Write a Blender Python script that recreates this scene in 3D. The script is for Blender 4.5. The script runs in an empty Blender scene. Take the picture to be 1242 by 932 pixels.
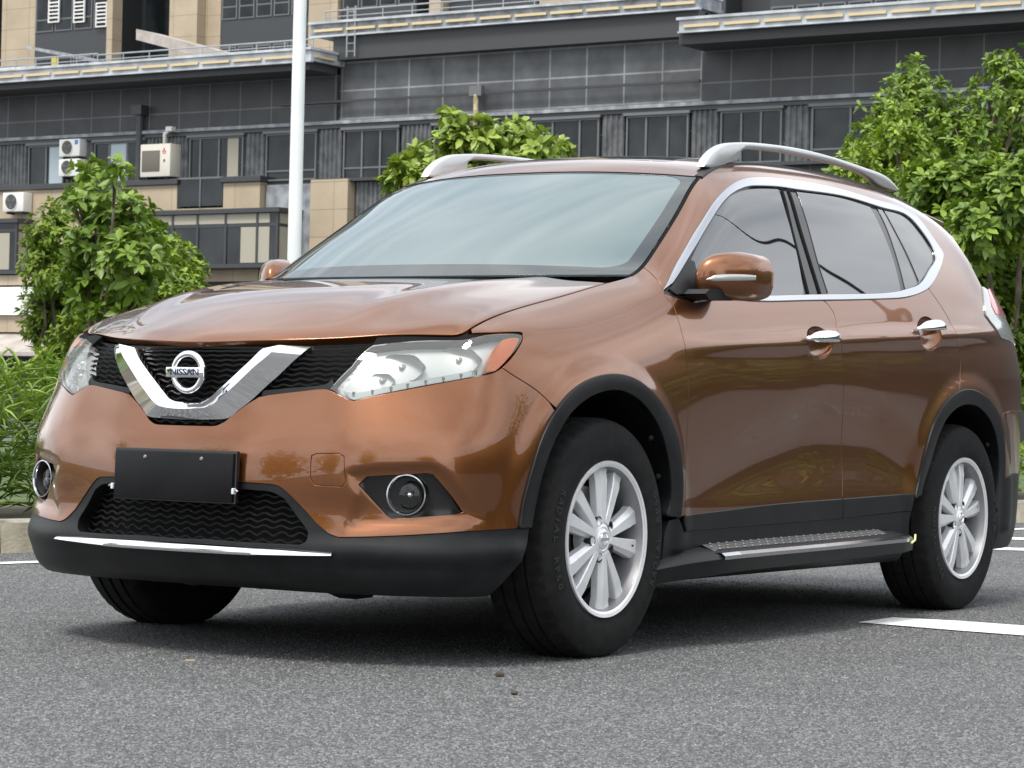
import bpy, bmesh, math, random
import numpy as np
from mathutils import Vector, Matrix
from mathutils.bvhtree import BVHTree
from mathutils.geometry import delaunay_2d_cdt
random.seed(7); RNG = np.random.default_rng(7)
R = math.radians
SC = bpy.context.scene
COL = SC.collection

# ------------------------------------------------------------------ camera
CAM_P = np.array([-6.5881, -4.8021, 0.7314]); CAM_YAW = 0.57311; CAM_PIT = 0.01021; CAM_ROL = 0.02247
FPX = 3113.17; PW, PH = 1242.0, 932.0
fw = np.array([math.cos(CAM_YAW)*math.cos(CAM_PIT), math.sin(CAM_YAW)*math.cos(CAM_PIT), math.sin(CAM_PIT)])
_r = np.cross(fw, [0, 0, 1]); _r /= np.linalg.norm(_r); _u = np.cross(_r, fw)
rt = _r*math.cos(CAM_ROL) + _u*math.sin(CAM_ROL); up = -_r*math.sin(CAM_ROL) + _u*math.cos(CAM_ROL)
cd = bpy.data.cameras.new('camera'); cam = bpy.data.objects.new('camera', cd); COL.objects.link(cam)
cd.sensor_width = 36.0; cd.lens = FPX/PW*36.0; cd.clip_start = 0.1; cd.clip_end = 3000
cd.dof.use_dof = True; cd.dof.focus_distance = 8.4; cd.dof.aperture_fstop = 20
cam.matrix_world = Matrix(((rt[0], up[0], -fw[0], CAM_P[0]), (rt[1], up[1], -fw[1], CAM_P[1]), (rt[2], up[2], -fw[2], CAM_P[2]), (0, 0, 0, 1)))
SC.camera = cam

# ------------------------------------------------------------------ sky, sun, exposure
SUN_AZ, SUN_EL = R(184), R(60)           # world azimuth (from +X, anticlockwise) and height
wd = bpy.data.worlds.new('World'); SC.world = wd; wd.use_nodes = True
wn, wl = wd.node_tree.nodes, wd.node_tree.links
wn.clear()
w_out = wn.new('ShaderNodeOutputWorld'); w_bg = wn.new('ShaderNodeBackground')
w_sky = wn.new('ShaderNodeTexSky'); w_sky.sky_type = 'NISHITA'; w_sky.sun_disc = False
w_sky.sun_elevation = SUN_EL; w_sky.sun_rotation = R(90) - SUN_AZ
w_sky.air_density = 1.0; w_sky.dust_density = 4.0; w_sky.ozone_density = 1.0
# bright broken cloud over the blue
w_tc = wn.new('ShaderNodeTexCoord'); w_map = wn.new('ShaderNodeMapping'); w_map.inputs['Scale'].default_value = (1, 1, 2.2)
w_n = wn.new('ShaderNodeTexNoise'); w_n.inputs['Scale'].default_value = 2.3; w_n.inputs['Detail'].default_value = 3.5; w_n.inputs['Roughness'].default_value = .55
w_r = wn.new('ShaderNodeValToRGB'); w_r.color_ramp.elements[0].position = .28; w_r.color_ramp.elements[1].position = .66
w_r.color_ramp.elements[0].color = (3.9, 4.4, 5.0, 1); w_r.color_ramp.elements[1].color = (11.0, 11.1, 11.2, 1)
w_mix = wn.new('ShaderNodeMixRGB'); w_mix.inputs[0].default_value = .86
wl.new(w_tc.outputs['Generated'], w_map.inputs['Vector']); wl.new(w_map.outputs[0], w_n.inputs['Vector']); wl.new(w_n.outputs[0], w_r.inputs[0])
wl.new(w_sky.outputs[0], w_mix.inputs[1]); wl.new(w_r.outputs[0], w_mix.inputs[2])
wl.new(w_mix.outputs[0], w_bg.inputs[0]); w_bg.inputs[1].default_value = 0.12
wl.new(w_bg.outputs[0], w_out.inputs[0])
sl = bpy.data.lights.new('sun', 'SUN'); sl.energy = 1.9; sl.angle = R(14); sl.color = (1, .955, .88)
sun = bpy.data.objects.new('sun', sl); COL.objects.link(sun)
sd = Vector((math.cos(SUN_AZ)*math.cos(SUN_EL), math.sin(SUN_AZ)*math.cos(SUN_EL), math.sin(SUN_EL)))
sun.rotation_euler = sd.to_track_quat('Z', 'Y').to_euler()
SC.view_settings.view_transform = 'Standard'; SC.view_settings.look = 'None'
SC.view_settings.exposure = 0.82; SC.view_settings.gamma = 1.0; SC.view_settings.use_curve_mapping = False

# ------------------------------------------------------------------ materials
def mat(name, base=(.5, .5, .5), rough=.5, metal=0.0, **kw):
    m = bpy.data.materials.new(name); m.use_nodes = True
    b = m.node_tree.nodes['Principled BSDF']
    b.inputs['Base Color'].default_value = (*base, 1); b.inputs['Roughness'].default_value = rough; b.inputs['Metallic'].default_value = metal
    for k, v in kw.items():
        if k == 'coat': b.inputs['Coat Weight'].default_value = v
        elif k == 'coat_rough': b.inputs['Coat Roughness'].default_value = v
        elif k == 'spec': b.inputs['Specular IOR Level'].default_value = v
        elif k == 'ior': b.inputs['IOR'].default_value = v
        elif k == 'emit': b.inputs['Emission Color'].default_value = (*base, 1); b.inputs['Emission Strength'].default_value = v
        elif k == 'trans': b.inputs['Transmission Weight'].default_value = v
    return m
def bsdf(m): return m.node_tree.nodes['Principled BSDF']
def vary(m, scale, c1, c2, lo=.35, hi=.65, detail=5, bump=0, bscale=None, stretch=(1, 1, 1), rough=None):
    """noise between two colours of the same stuff, with an optional bump"""
    nt = m.node_tree; n, l = nt.nodes, nt.links
    tc = n.new('ShaderNodeTexCoord'); mp = n.new('ShaderNodeMapping'); mp.inputs['Scale'].default_value = stretch
    tx = n.new('ShaderNodeTexNoise'); tx.inputs['Scale'].default_value = scale; tx.inputs['Detail'].default_value = detail
    rp = n.new('ShaderNodeValToRGB'); rp.color_ramp.elements[0].position = lo; rp.color_ramp.elements[1].position = hi
    rp.color_ramp.elements[0].color = (*c1, 1); rp.color_ramp.elements[1].color = (*c2, 1)
    l.new(tc.outputs['Object'], mp.inputs[0]); l.new(mp.outputs[0], tx.inputs['Vector']); l.new(tx.outputs[0], rp.inputs[0]); l.new(rp.outputs[0], bsdf(m).inputs['Base Color'])
    if rough:
        mr = n.new('ShaderNodeMapRange'); mr.inputs['To Min'].default_value = rough[0]; mr.inputs['To Max'].default_value = rough[1]
        l.new(tx.outputs[0], mr.inputs[0]); l.new(mr.outputs[0], bsdf(m).inputs['Roughness'])
    if bump:
        t2 = n.new('ShaderNodeTexNoise'); t2.inputs['Scale'].default_value = bscale or scale*4; t2.inputs['Detail'].default_value = 4
        bp = n.new('ShaderNodeBump'); bp.inputs['Strength'].default_value = bump; bp.inputs['Distance'].default_value = .01
        l.new(mp.outputs[0], t2.inputs['Vector']); l.new(t2.outputs[0], bp.inputs['Height']); l.new(bp.outputs[0], bsdf(m).inputs['Normal'])
    return m
M = {}
# copper metallic paint under clear coat, with a fine flake
m = mat('copper_paint', (.20, .06, .02), .29, .86, coat=1.0, coat_rough=.012, spec=.5)
bsdf(m).inputs['Coat IOR'].default_value = 1.56
n, l = m.node_tree.nodes, m.node_tree.links
tc = n.new('ShaderNodeTexCoord'); fl = n.new('ShaderNodeTexNoise'); fl.inputs['Scale'].default_value = 420; fl.inputs['Detail'].default_value = 2
rp = n.new('ShaderNodeValToRGB'); rp.color_ramp.elements[0].color = (.142, .048, .0135, 1); rp.color_ramp.elements[1].color = (.262, .093, .026, 1)
l.new(tc.outputs['Object'], fl.inputs['Vector']); l.new(fl.outputs[0], rp.inputs[0]); l.new(rp.outputs[0], bsdf(m).inputs['Base Color'])
M['paint'] = m
M['black_plastic'] = vary(mat('black_plastic', (.008, .008, .009), .42, spec=.30), 9, (.0055, .006, .0065), (.011, .0115, .0125), rough=(.33, .50), bump=.08, bscale=600)
M['gloss_black'] = mat('gloss_black', (.012, .012, .013), .12)
M['matte_black'] = mat('matte_black', (.004, .004, .0045), .75, spec=.15)
M['grille_grey'] = mat('grille_grey', (.014, .014, .015), .45)
M['chrome'] = mat('chrome', (.86, .87, .89), .04, 1.0)
M['satin_chrome'] = mat('satin_chrome', (.52, .53, .55), .12, 1.0)
M['rail_silver'] = mat('rail_silver', (.56, .57, .58), .36, .6, coat=.3)
M['alloy'] = vary(mat('alloy', (.84, .85, .86), .36, .28, coat=.5), 14, (.76, .77, .785), (.86, .87, .88))
M['rubber'] = vary(mat('rubber', (.008, .008, .008), .82, spec=.25), 30, (.006, .006, .0063), (.012, .012, .012), bump=.15, bscale=300)
M['tyre_text'] = mat('tyre_text', (.016, .016, .016), .7)
M['barrel'] = mat('barrel', (.30, .30, .31), .45, .7)
M['steel'] = mat('steel', (.35, .34, .33), .38, .9)
M['cast_dark'] = mat('cast_dark', (.03, .03, .031), .55, .3)
M['letter_blue'] = mat('letter_blue', (.02, .03, .07), .3)
M['lamp_silver'] = mat('lamp_silver', (.56, .57, .58), .20, 1.0)
M['lamp_shell'] = mat('lamp_shell', (.55, .56, .56), .32, .35)
M['lamp_grey'] = mat('lamp_grey', (.42, .43, .42), .35, .3)
M['amber'] = mat('amber', (.92, .22, .0), .35, 0, spec=.2)
M['lamp_red'] = mat('lamp_red', (.50, .07, .06), .22, 0, coat=1.0)
M['lamp_clear'] = mat('lamp_clear', (.42, .44, .43), .18, .35, coat=1.0)
M['plate'] = vary(mat('plate', (.006, .006, .007), .40, spec=.2), 6, (.005, .005, .006), (.008, .008, .009))
M['white_clip'] = mat('white_clip', (.6, .66, .68), .4)
def glass(name, tint, gl, ior=1.5, rough=0.0):
    """clear sheet: see-through with a true Fresnel mirror on top"""
    m = bpy.data.materials.new(name); m.use_nodes = True; nt = m.node_tree; n, l = nt.nodes, nt.links; n.clear()
    o = n.new('ShaderNodeOutputMaterial'); mx = n.new('ShaderNodeMixShader'); t = n.new('ShaderNodeBsdfTransparent'); g = n.new('ShaderNodeBsdfGlossy')
    f = n.new('ShaderNodeFresnel'); f.inputs['IOR'].default_value = ior; t.inputs[0].default_value = (*tint, 1); g.inputs[0].default_value = (*gl, 1); g.inputs['Roughness'].default_value = rough
    l.new(f.outputs[0], mx.inputs[0]); l.new(t.outputs[0], mx.inputs[1]); l.new(g.outputs[0], mx.inputs[2]); l.new(mx.outputs[0], o.inputs[0])
    return m
M['lens'] = glass('lens', (.93, .95, .94), (1, 1, 1), 1.45)
M['lens_sky_veil'] = glass('lens_sky_veil', (.93, .95, .94), (1, 1, 1), 1.45)      # white mixed into the colour, standing for sky reflected in the lens
n, l = M['lens_sky_veil'].node_tree.nodes, M['lens_sky_veil'].node_tree.links
_d = n.new('ShaderNodeBsdfDiffuse'); _d.inputs[0].default_value = (.62, .64, .63, 1); _x = n.new('ShaderNodeMixShader'); _x.inputs[0].default_value = .11
_o = [q for q in n if q.type == 'OUTPUT_MATERIAL'][0]; _s = _o.inputs[0].links[0].from_socket; l.new(_s, _x.inputs[1]); l.new(_d.outputs[0], _x.inputs[2]); l.new(_x.outputs[0], _o.inputs[0])
M['side_glass'] = mat('side_glass', (.010, .011, .012), .01, 0, ior=2.45)
M['screen_glass'] = mat('screen_glass', (.085, .125, .128), .015, 0.0, ior=2.05)
M['screen_border'] = mat('screen_border', (.02, .025, .026), .02, 0, ior=1.9)

# ------------------------------------------------------------------ small helpers
def link_mesh(name, V, F, m, parent=None, smooth=True, normals=None, mats=None, midx=None):
    me = bpy.data.meshes.new(name); me.from_pydata([tuple(v) for v in V], [], [tuple(f) for f in F])
    if mats:
        for q in mats: me.materials.append(q)
        me.polygons.foreach_set('material_index', midx)
    elif m: me.materials.append(m)
    me.polygons.foreach_set('use_smooth', [smooth]*len(me.polygons)); me.update()
    if normals is not None: me.normals_split_custom_set_from_vertices([tuple(v) for v in normals])
    o = bpy.data.objects.new(name, me); COL.objects.link(o)
    if parent is not None: o.parent = parent
    return o
def empty(name, loc=(0, 0, 0)):
    o = bpy.data.objects.new(name, None); o.location = loc; o.empty_display_size = .2; COL.objects.link(o); return o
def tag(o, label=None, cat=None, group=None, kind=None):
    for k, v in (('label', label), ('category', cat), ('group', group), ('kind', kind)):
        if v: o[k] = v
    return o
class MB:
    """collects boxes, bars, tubes and lathes into one mesh"""
    def __init__(s): s.V = []; s.F = []; s.mi = []; s.cur = 0
    def add(s, V, F):
        k = len(s.V); s.V += [tuple(v) for v in V]; s.F += [tuple(i+k for i in f) for f in F]; s.mi += [s.cur]*len(F); return s
    def box(s, a, b, bev=0.0):
        (x0, y0, z0), (x1, y1, z1) = [min(p, q) for p, q in zip(a, b)], [max(p, q) for p, q in zip(a, b)]
        if bev <= 0:
            V = [(x, y, z) for x in (x0, x1) for y in (y0, y1) for z in (z0, z1)]
            return s.add(V, [(0, 1, 3, 2), (4, 6, 7, 5), (0, 4, 5, 1), (2, 3, 7, 6), (0, 2, 6, 4), (1, 5, 7, 3)])
        bm = bmesh.new(); bmesh.ops.create_cube(bm, size=1)
        bmesh.ops.scale(bm, vec=(x1-x0, y1-y0, z1-z0), verts=bm.verts); bmesh.ops.translate(bm, vec=((x0+x1)/2, (y0+y1)/2, (z0+z1)/2), verts=bm.verts)
        bmesh.ops.bevel(bm, geom=bm.edges[:], offset=bev, segments=2, affect='EDGES', profile=.5)
        bm.verts.index_update(); s.add([v.co[:] for v in bm.verts], [[v.index for v in f.verts] for f in bm.faces]); bm.free(); return s
    def tube(s, pts, r, n=8, cap=True):
        pts = [np.array(p, float) for p in pts]; rr = r if hasattr(r, '__len__') else [r]*len(pts); V = []; F = []
        t = pts[1]-pts[0]; t = t/np.linalg.norm(t); ref = np.array([0, 0, 1.]) if abs(t[2]) < .9 else np.array([1., 0, 0])
        a = np.cross(t, ref); a /= np.linalg.norm(a)
        for i, p in enumerate(pts):
            t = pts[min(i+1, len(pts)-1)]-pts[max(i-1, 0)]; t = t/(np.linalg.norm(t)+1e-12)
            a = a-t*np.dot(a, t); a /= np.linalg.norm(a); b = np.cross(t, a)
            for k in range(n): V.append(p+rr[i]*(a*math.cos(2*math.pi*k/n)+b*math.sin(2*math.pi*k/n)))
        for i in range(len(pts)-1):
            for k in range(n): F.append((i*n+k, i*n+(k+1) % n, (i+1)*n+(k+1) % n, (i+1)*n+k))
        if cap: F += [tuple(range(n))[::-1], tuple(range((len(pts)-1)*n, len(pts)*n))]
        return s.add(V, F)
    def prism(s, poly, z0, z1, axis='z'):
        n = len(poly); f = {'z': lambda p, h: (p[0], p[1], h), 'y': lambda p, h: (p[0], h, p[1]), 'x': lambda p, h: (h, p[0], p[1])}[axis]
        return s.add([f(p, z0) for p in poly]+[f(p, z1) for p in poly], [tuple(range(n))[::-1], tuple(range(n, 2*n))]+[(i, (i+1) % n, n+(i+1) % n, n+i) for i in range(n)])
    def lathe(s, prof, n=48, axis='y', c=(0, 0, 0)):
        V = []; F = []; k = len(prof)
        for j in range(n):
            a = 2*math.pi*j/n
            for (r, h) in prof:
                x, z = r*math.cos(a), r*math.sin(a)
                V.append((c[0]+x, c[1]+h, c[2]+z) if axis == 'y' else ((c[0]+h, c[1]+x, c[2]+z) if axis == 'x' else (c[0]+x, c[1]+z, c[2]+h)))
        for j in range(n):
            for i in range(k-1): F.append((j*k+i, ((j+1) % n)*k+i, ((j+1) % n)*k+i+1, j*k+i+1))
        return s.add(V, F)
    def build(s, name, m, parent=None, smooth=False, auto=None, recalc=True):
        ms = m if isinstance(m, (list, tuple)) else None
        o = link_mesh(name, s.V, s.F, None if ms else m, parent, smooth, None, ms, s.mi if ms else None)
        if recalc:
            bm = bmesh.new(); bm.from_mesh(o.data); bmesh.ops.recalc_face_normals(bm, faces=bm.faces); bm.to_mesh(o.data); bm.free()
        if auto: o.data.set_sharp_from_angle(angle=R(auto))
        return o
def ray(px, py):
    d = fw + rt*(px-PW/2)/FPX + up*(PH/2-py)/FPX
    return d/np.linalg.norm(d)
def project(P):
    d = np.asarray(P)-CAM_P; z = d@fw
    return np.stack([PW/2+FPX*(d@rt)/z, PH/2-FPX*(d@up)/z], -1)
def on_plane(px, py, axis, val):
    d = ray(px, py); t = (val-CAM_P[axis])/d[axis]; return CAM_P+d*t
def at_depth(px, py, depth):
    d = fw + rt*(px-PW/2)/FPX + up*(PH/2-py)/FPX
    return CAM_P+d*depth
def pchip(x, y, xi):
    """monotone cubic interpolation along axis 0"""
    x = np.asarray(x, float); y = np.asarray(y, float); h = np.diff(x); sh = (-1,)+(1,)*(y.ndim-1)
    dl = np.diff(y, axis=0)/h.reshape(sh); d = np.zeros_like(y)
    w1 = (2*h[1:]+h[:-1]).reshape(sh); w2 = (h[1:]+2*h[:-1]).reshape(sh)
    ok = dl[:-1]*dl[1:] > 0
    with np.errstate(all='ignore'): d[1:-1] = np.where(ok, (w1+w2)/(w1/dl[:-1]+w2/dl[1:]), 0)
    d[0] = dl[0]; d[-1] = dl[-1]
    k = np.clip(np.searchsorted(x, xi)-1, 0, len(x)-2); t = ((xi-x[k])/h[k]).reshape(sh); H = h[k].reshape(sh)
    return (1+2*t)*(1-t)**2*y[k] + t*(1-t)**2*H*d[k] + t*t*(3-2*t)*y[k+1] + t*t*(t-1)*H*d[k+1]
def catrom(P, step=None, n=None, closed=False):
    P = np.asarray(P, float)
    if len(P) < 3 and not closed: Q = P
    k = len(P); segs = k if closed else k-1; out = []
    for i in range(segs):
        p1, p2 = P[i], P[(i+1) % k]
        p0 = P[(i-1) % k] if (closed or i > 0) else 2*p1-p2
        p3 = P[(i+2) % k] if (closed or i+2 < k) else 2*p2-p1
        a, b, c = (np.linalg.norm(q)**.5+1e-9 for q in (p1-p0, p2-p1, p3-p2))
        m1 = (p1-p0)/a-(p2-p0)/(a+b)+(p2-p1)/b; m2 = (p2-p1)/b-(p3-p1)/(b+c)+(p3-p2)/c
        m1, m2 = m1*b, m2*b
        L = np.linalg.norm(p2-p1); s = n or max(1, int(math.ceil(L/step)))
        for t in np.arange(s)/s: out.append((2*t**3-3*t**2+1)*p1+(t**3-2*t**2+t)*m1+(-2*t**3+3*t**2)*p2+(t**3-t**2)*m2)
    if not closed: out.append(P[-1])
    return np.array(out)
def gauss(A, sig, axis=0, modes=('edge', 'edge')):
    r = int(3*sig+1); k = np.exp(-.5*(np.arange(-r, r+1)/sig)**2); k /= k.sum()
    A = np.moveaxis(A, axis, 0)
    def ext(B, mode, front):
        if mode == 'edge':       # odd reflection keeps the end points
            return (2*B[0]-B[1:r+1][::-1]) if front else (2*B[-1]-B[-r-1:-1][::-1])
        f = B[1:r+1][::-1].copy() if front else B[-r-1:-1][::-1].copy(); f[..., 1] *= -1; return f
    B = np.concatenate([ext(A, modes[0], True), A, ext(A, modes[1], False)])
    out = sum(k[i]*B[i:i+len(A)] for i in range(2*r+1))
    return np.moveaxis(out, 0, axis)
def inside(poly, Q):
    x, y = Q[:, 0], Q[:, 1]; r = np.zeros(len(Q), bool)
    for (x0, y0), (x1, y1) in zip(poly, np.roll(poly, -1, 0)):
        if y0 != y1: r ^= ((y0 > y) != (y1 > y)) & (x < (x1-x0)*(y-y0)/(y1-y0)+x0)
    return r
def poly_dist(poly, Q):
    d = np.full(len(Q), 1e9)
    for a, b in zip(poly, np.roll(poly, -1, 0)):
        e = b-a; t = np.clip(((Q-a)@e)/(e@e+1e-15), 0, 1); d = np.minimum(d, np.linalg.norm(Q-a-t[:, None]*e, axis=1))
    return d

# ------------------------------------------------------------------ curved sheets and the panels cut out of them
class Surf:
    """a smooth half sheet P[u,v]; u < 0 is its mirror image across the car's centre plane"""
    def __init__(s, P, ref, sym=True):
        s.P = P; s.sym = sym; nu, nv = P.shape[:2]
        du = np.linalg.norm(np.diff(P, axis=0), axis=2).mean(1); dv = np.linalg.norm(np.diff(P, axis=1), axis=2).mean(0)
        s.U = np.concatenate([[0], np.cumsum(du)]); s.V = np.concatenate([[0], np.cumsum(dv)])
        s.normals(ref); s.bvh = None
    def normals(s, ref=None):
        N = np.cross(np.gradient(s.P, axis=0), np.gradient(s.P, axis=1)); N /= np.linalg.norm(N, axis=2, keepdims=True)+1e-12
        if ref is not None:
            i, j = N.shape[0]//2, N.shape[1]//2; s.sg = 1 if N[i, j]@np.array(ref) > 0 else -1
        N *= s.sg
        if s.sym: N[0, :, 1] = 0; N[0] /= np.linalg.norm(N[0], axis=1, keepdims=True)
        s.N = N
    def ev(s, uv):
        uv = np.asarray(uv, float); au = np.abs(uv[:, 0]) if s.sym else uv[:, 0]; sg = np.where(uv[:, 0] < 0, -1., 1.) if s.sym else np.ones(len(uv))
        a = np.clip(np.interp(au, s.U, np.arange(len(s.U))), 0, len(s.U)-1.0001); b = np.clip(np.interp(uv[:, 1], s.V, np.arange(len(s.V))), 0, len(s.V)-1.0001)
        i = a.astype(int); j = b.astype(int); a = (a-i)[:, None]; b = (b-j)[:, None]
        out = []
        for A in (s.P, s.N):
            q = (1-a)*(1-b)*A[i, j]+a*(1-b)*A[i+1, j]+(1-a)*b*A[i, j+1]+a*b*A[i+1, j+1]; q = q.copy(); q[:, 1] *= sg; out.append(q)
        out[1] /= np.linalg.norm(out[1], axis=1, keepdims=True)+1e-12
        return out
    def cast(s, px, py):
        nu, nv = s.P.shape[:2]
        if s.bvh is None:
            s.bvh = BVHTree.FromPolygons([tuple(p) for p in s.P.reshape(-1, 3)], [(i*nv+j, (i+1)*nv+j, (i+1)*nv+j+1, i*nv+j+1) for i in range(nu-1) for j in range(nv-1)])
            s.px = project(s.P.reshape(-1, 3))
        h = s.bvh.ray_cast(Vector(CAM_P), Vector(ray(px, py)))
        if h[0] is not None:
            i, j = divmod(h[2], nv-1); p = np.array(h[0]); o = s.P[i, j]; A = np.stack([s.P[i+1, j]-o, s.P[i, j+1]-o], 1)
            a, b = np.linalg.lstsq(A, p-o, rcond=None)[0]
        else:
            k = int(np.argmin(((s.px-np.array([px, py]))**2).sum(1))); i, j = divmod(k, nv); a = b = 0
            if os_dbg: print('miss', px, py, 'near', s.px[k].round(1))
            i, j = min(i, nu-2), min(j, nv-2)
        a, b = min(max(a, 0), 1), min(max(b, 0), 1)
        return np.array([s.U[i]+a*(s.U[i+1]-s.U[i]), s.V[j]+b*(s.V[j+1]-s.V[j])])
    def trace(s, pts, step=.012, smooth=True):
        uv = np.array([s.cast(*q) for q in pts])
        return catrom(uv, step=step) if smooth else np.concatenate([np.linspace(a, b, max(2, int(np.linalg.norm(b-a)/step)))[:-1] for a, b in zip(uv[:-1], uv[1:])]+[uv[-1:]])
    def shift(s, uv, d3, closed=True):
        """move a closed outline sideways by d3 metres (positive = outwards) along the sheet"""
        uv = np.asarray(uv, float); P, N = s.ev(uv); h = 2e-3
        Pu = (s.ev(uv+[h, 0])[0]-s.ev(uv-[h, 0])[0])/(2*h); Pv = (s.ev(uv+[0, h])[0]-s.ev(uv-[0, h])[0])/(2*h)
        area = .5*np.sum(uv[:, 0]*np.roll(uv[:, 1], -1)-np.roll(uv[:, 0], -1)*uv[:, 1])
        e1 = uv-np.roll(uv, 1, 0); e2 = np.roll(uv, -1, 0)-uv
        t1 = Pu*e1[:, :1]+Pv*e1[:, 1:]; t2 = Pu*e2[:, :1]+Pv*e2[:, 1:]
        t1 /= np.linalg.norm(t1, axis=1, keepdims=True)+1e-12; t2 /= np.linalg.norm(t2, axis=1, keepdims=True)+1e-12
        t = t1+t2; t /= np.linalg.norm(t, axis=1, keepdims=True)+1e-12
        c = np.clip((t*t2).sum(1), .45, 1)[:, None]
        o = np.cross(t, N)
        # outward in the parameter plane decides the sign
        a = (Pu*o).sum(1); b = (Pv*o).sum(1); E = (Pu*Pu).sum(1)+1e-12; F = (Pu*Pv).sum(1); G = (Pv*Pv).sum(1)+1e-12; D = E*G-F*F+1e-14
        du = np.stack([(a*G-b*F)/D, (b*E-a*F)/D], 1)
        tt = e1/(np.linalg.norm(e1, axis=1, keepdims=True)+1e-12)+e2/(np.linalg.norm(e2, axis=1, keepdims=True)+1e-12); outp = np.stack([tt[:, 1], -tt[:, 0]], 1)*(1 if area > 0 else -1)
        sg = np.where((du*outp).sum(1) >= 0, 1., -1.)[:, None]
        return uv+du*sg*d3/c, o*sg
def clean(uv, eps=1e-3):
    uv = np.asarray(uv, float); keep = [0]
    for i in range(1, len(uv)):
        if np.linalg.norm(uv[i]-uv[keep[-1]]) > eps: keep.append(i)
    if np.linalg.norm(uv[keep[-1]]-uv[0]) <= eps: keep.pop()
    return uv[keep]
def fill(outer, holes, sp):
    lo, hi = outer.min(0), outer.max(0)
    gx, gy = np.meshgrid(np.arange(lo[0]+sp*.37, hi[0], sp), np.arange(lo[1]+sp*.41, hi[1], sp)); Q = np.stack([gx.ravel(), gy.ravel()], 1)
    ok = inside(outer, Q)
    for h in holes: ok &= ~inside(h, Q)
    Q = Q[ok]
    for L in [outer]+list(holes): Q = Q[poly_dist(L, Q) > sp*.35]
    loops = [outer]+list(holes); pts = np.concatenate(loops+[Q]); ed = []; k = 0
    for L in loops: ed += [(k+i, k+(i+1) % len(L)) for i in range(len(L))]; k += len(L)
    vo, eo, fo, ov, oe, of = delaunay_2d_cdt([Vector(p) for p in pts], ed, [], 0, 1e-7)
    X = np.array([v[:] for v in vo]); Fs = np.array([f[:] for f in fo]); C = X[Fs].mean(1); ok = inside(outer, C)
    for h in holes: ok &= ~inside(h, C)
    Fs = Fs[ok]; mp = {}
    for i, o in enumerate(ov):
        for q in o: mp[q] = i
    lp = []; k = 0
    for L in loops: lp.append([mp[k+i] for i in range(len(L))]); k += len(L)
    return X, Fs, lp
def panel(name, S, outer, m, parent, holes=(), off=0.0, flange=.012, gap=.0022, sp=.02, mirror=False, edge=.0018, label=None):
    outer = clean(outer); holes = [clean(h) for h in holes]
    if gap: outer = S.shift(outer, -gap)[0]; holes = [S.shift(h, gap)[0] for h in holes]
    X, F, loops = fill(outer, holes, sp)
    P, N = S.ev(X); P = P+N*off; V = [P]; NN = [N]; FF = [F]; k = len(P)
    for L, hole in zip(loops, [False]+[True]*len(holes)):
        uv = X[L]; q, o3 = S.shift(uv, -edge if hole else edge); o3 = -o3 if hole else o3
        B, BN = S.ev(uv); B = B+BN*off; c = len(L)
        r1 = B+o3*edge-BN*edge; r2 = r1-BN*max(flange-edge, 1e-4)
        V += [r1, r2]; NN += [o3, o3]
        a = np.array(L); i = np.arange(c); j = (i+1) % c
        FF += [np.stack([a[i], a[j], k+j, ], 1), np.stack([a[i], k+j, k+i], 1), np.stack([k+i, k+j, k+c+j], 1), np.stack([k+i, k+c+j, k+c+i], 1)]
        k += 2*c
    V = np.concatenate(V); NN = np.concatenate(NN); F = np.concatenate(FF)
    if mirror: V = V*[1, -1, 1]; NN = NN*[1, -1, 1]
    fn = np.cross(V[F[:, 1]]-V[F[:, 0]], V[F[:, 2]]-V[F[:, 0]]); bad = (fn*NN[F].sum(1)).sum(1) < 0
    F[bad] = F[bad][:, [0, 2, 1]]
    o = link_mesh(name, V, F.tolist(), m, parent, True, NN)
    if label: o['label'] = label
    return o
os_dbg = False
# ================================================================== THE CAR
# x runs backwards from the front axle, the car's left flank is at -y, z = 0 is the road
car = empty('car', (0, 0, 0))
tag(car, 'copper brown sport utility vehicle with roof rails parked across the asphalt in the foreground', 'car')

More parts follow.
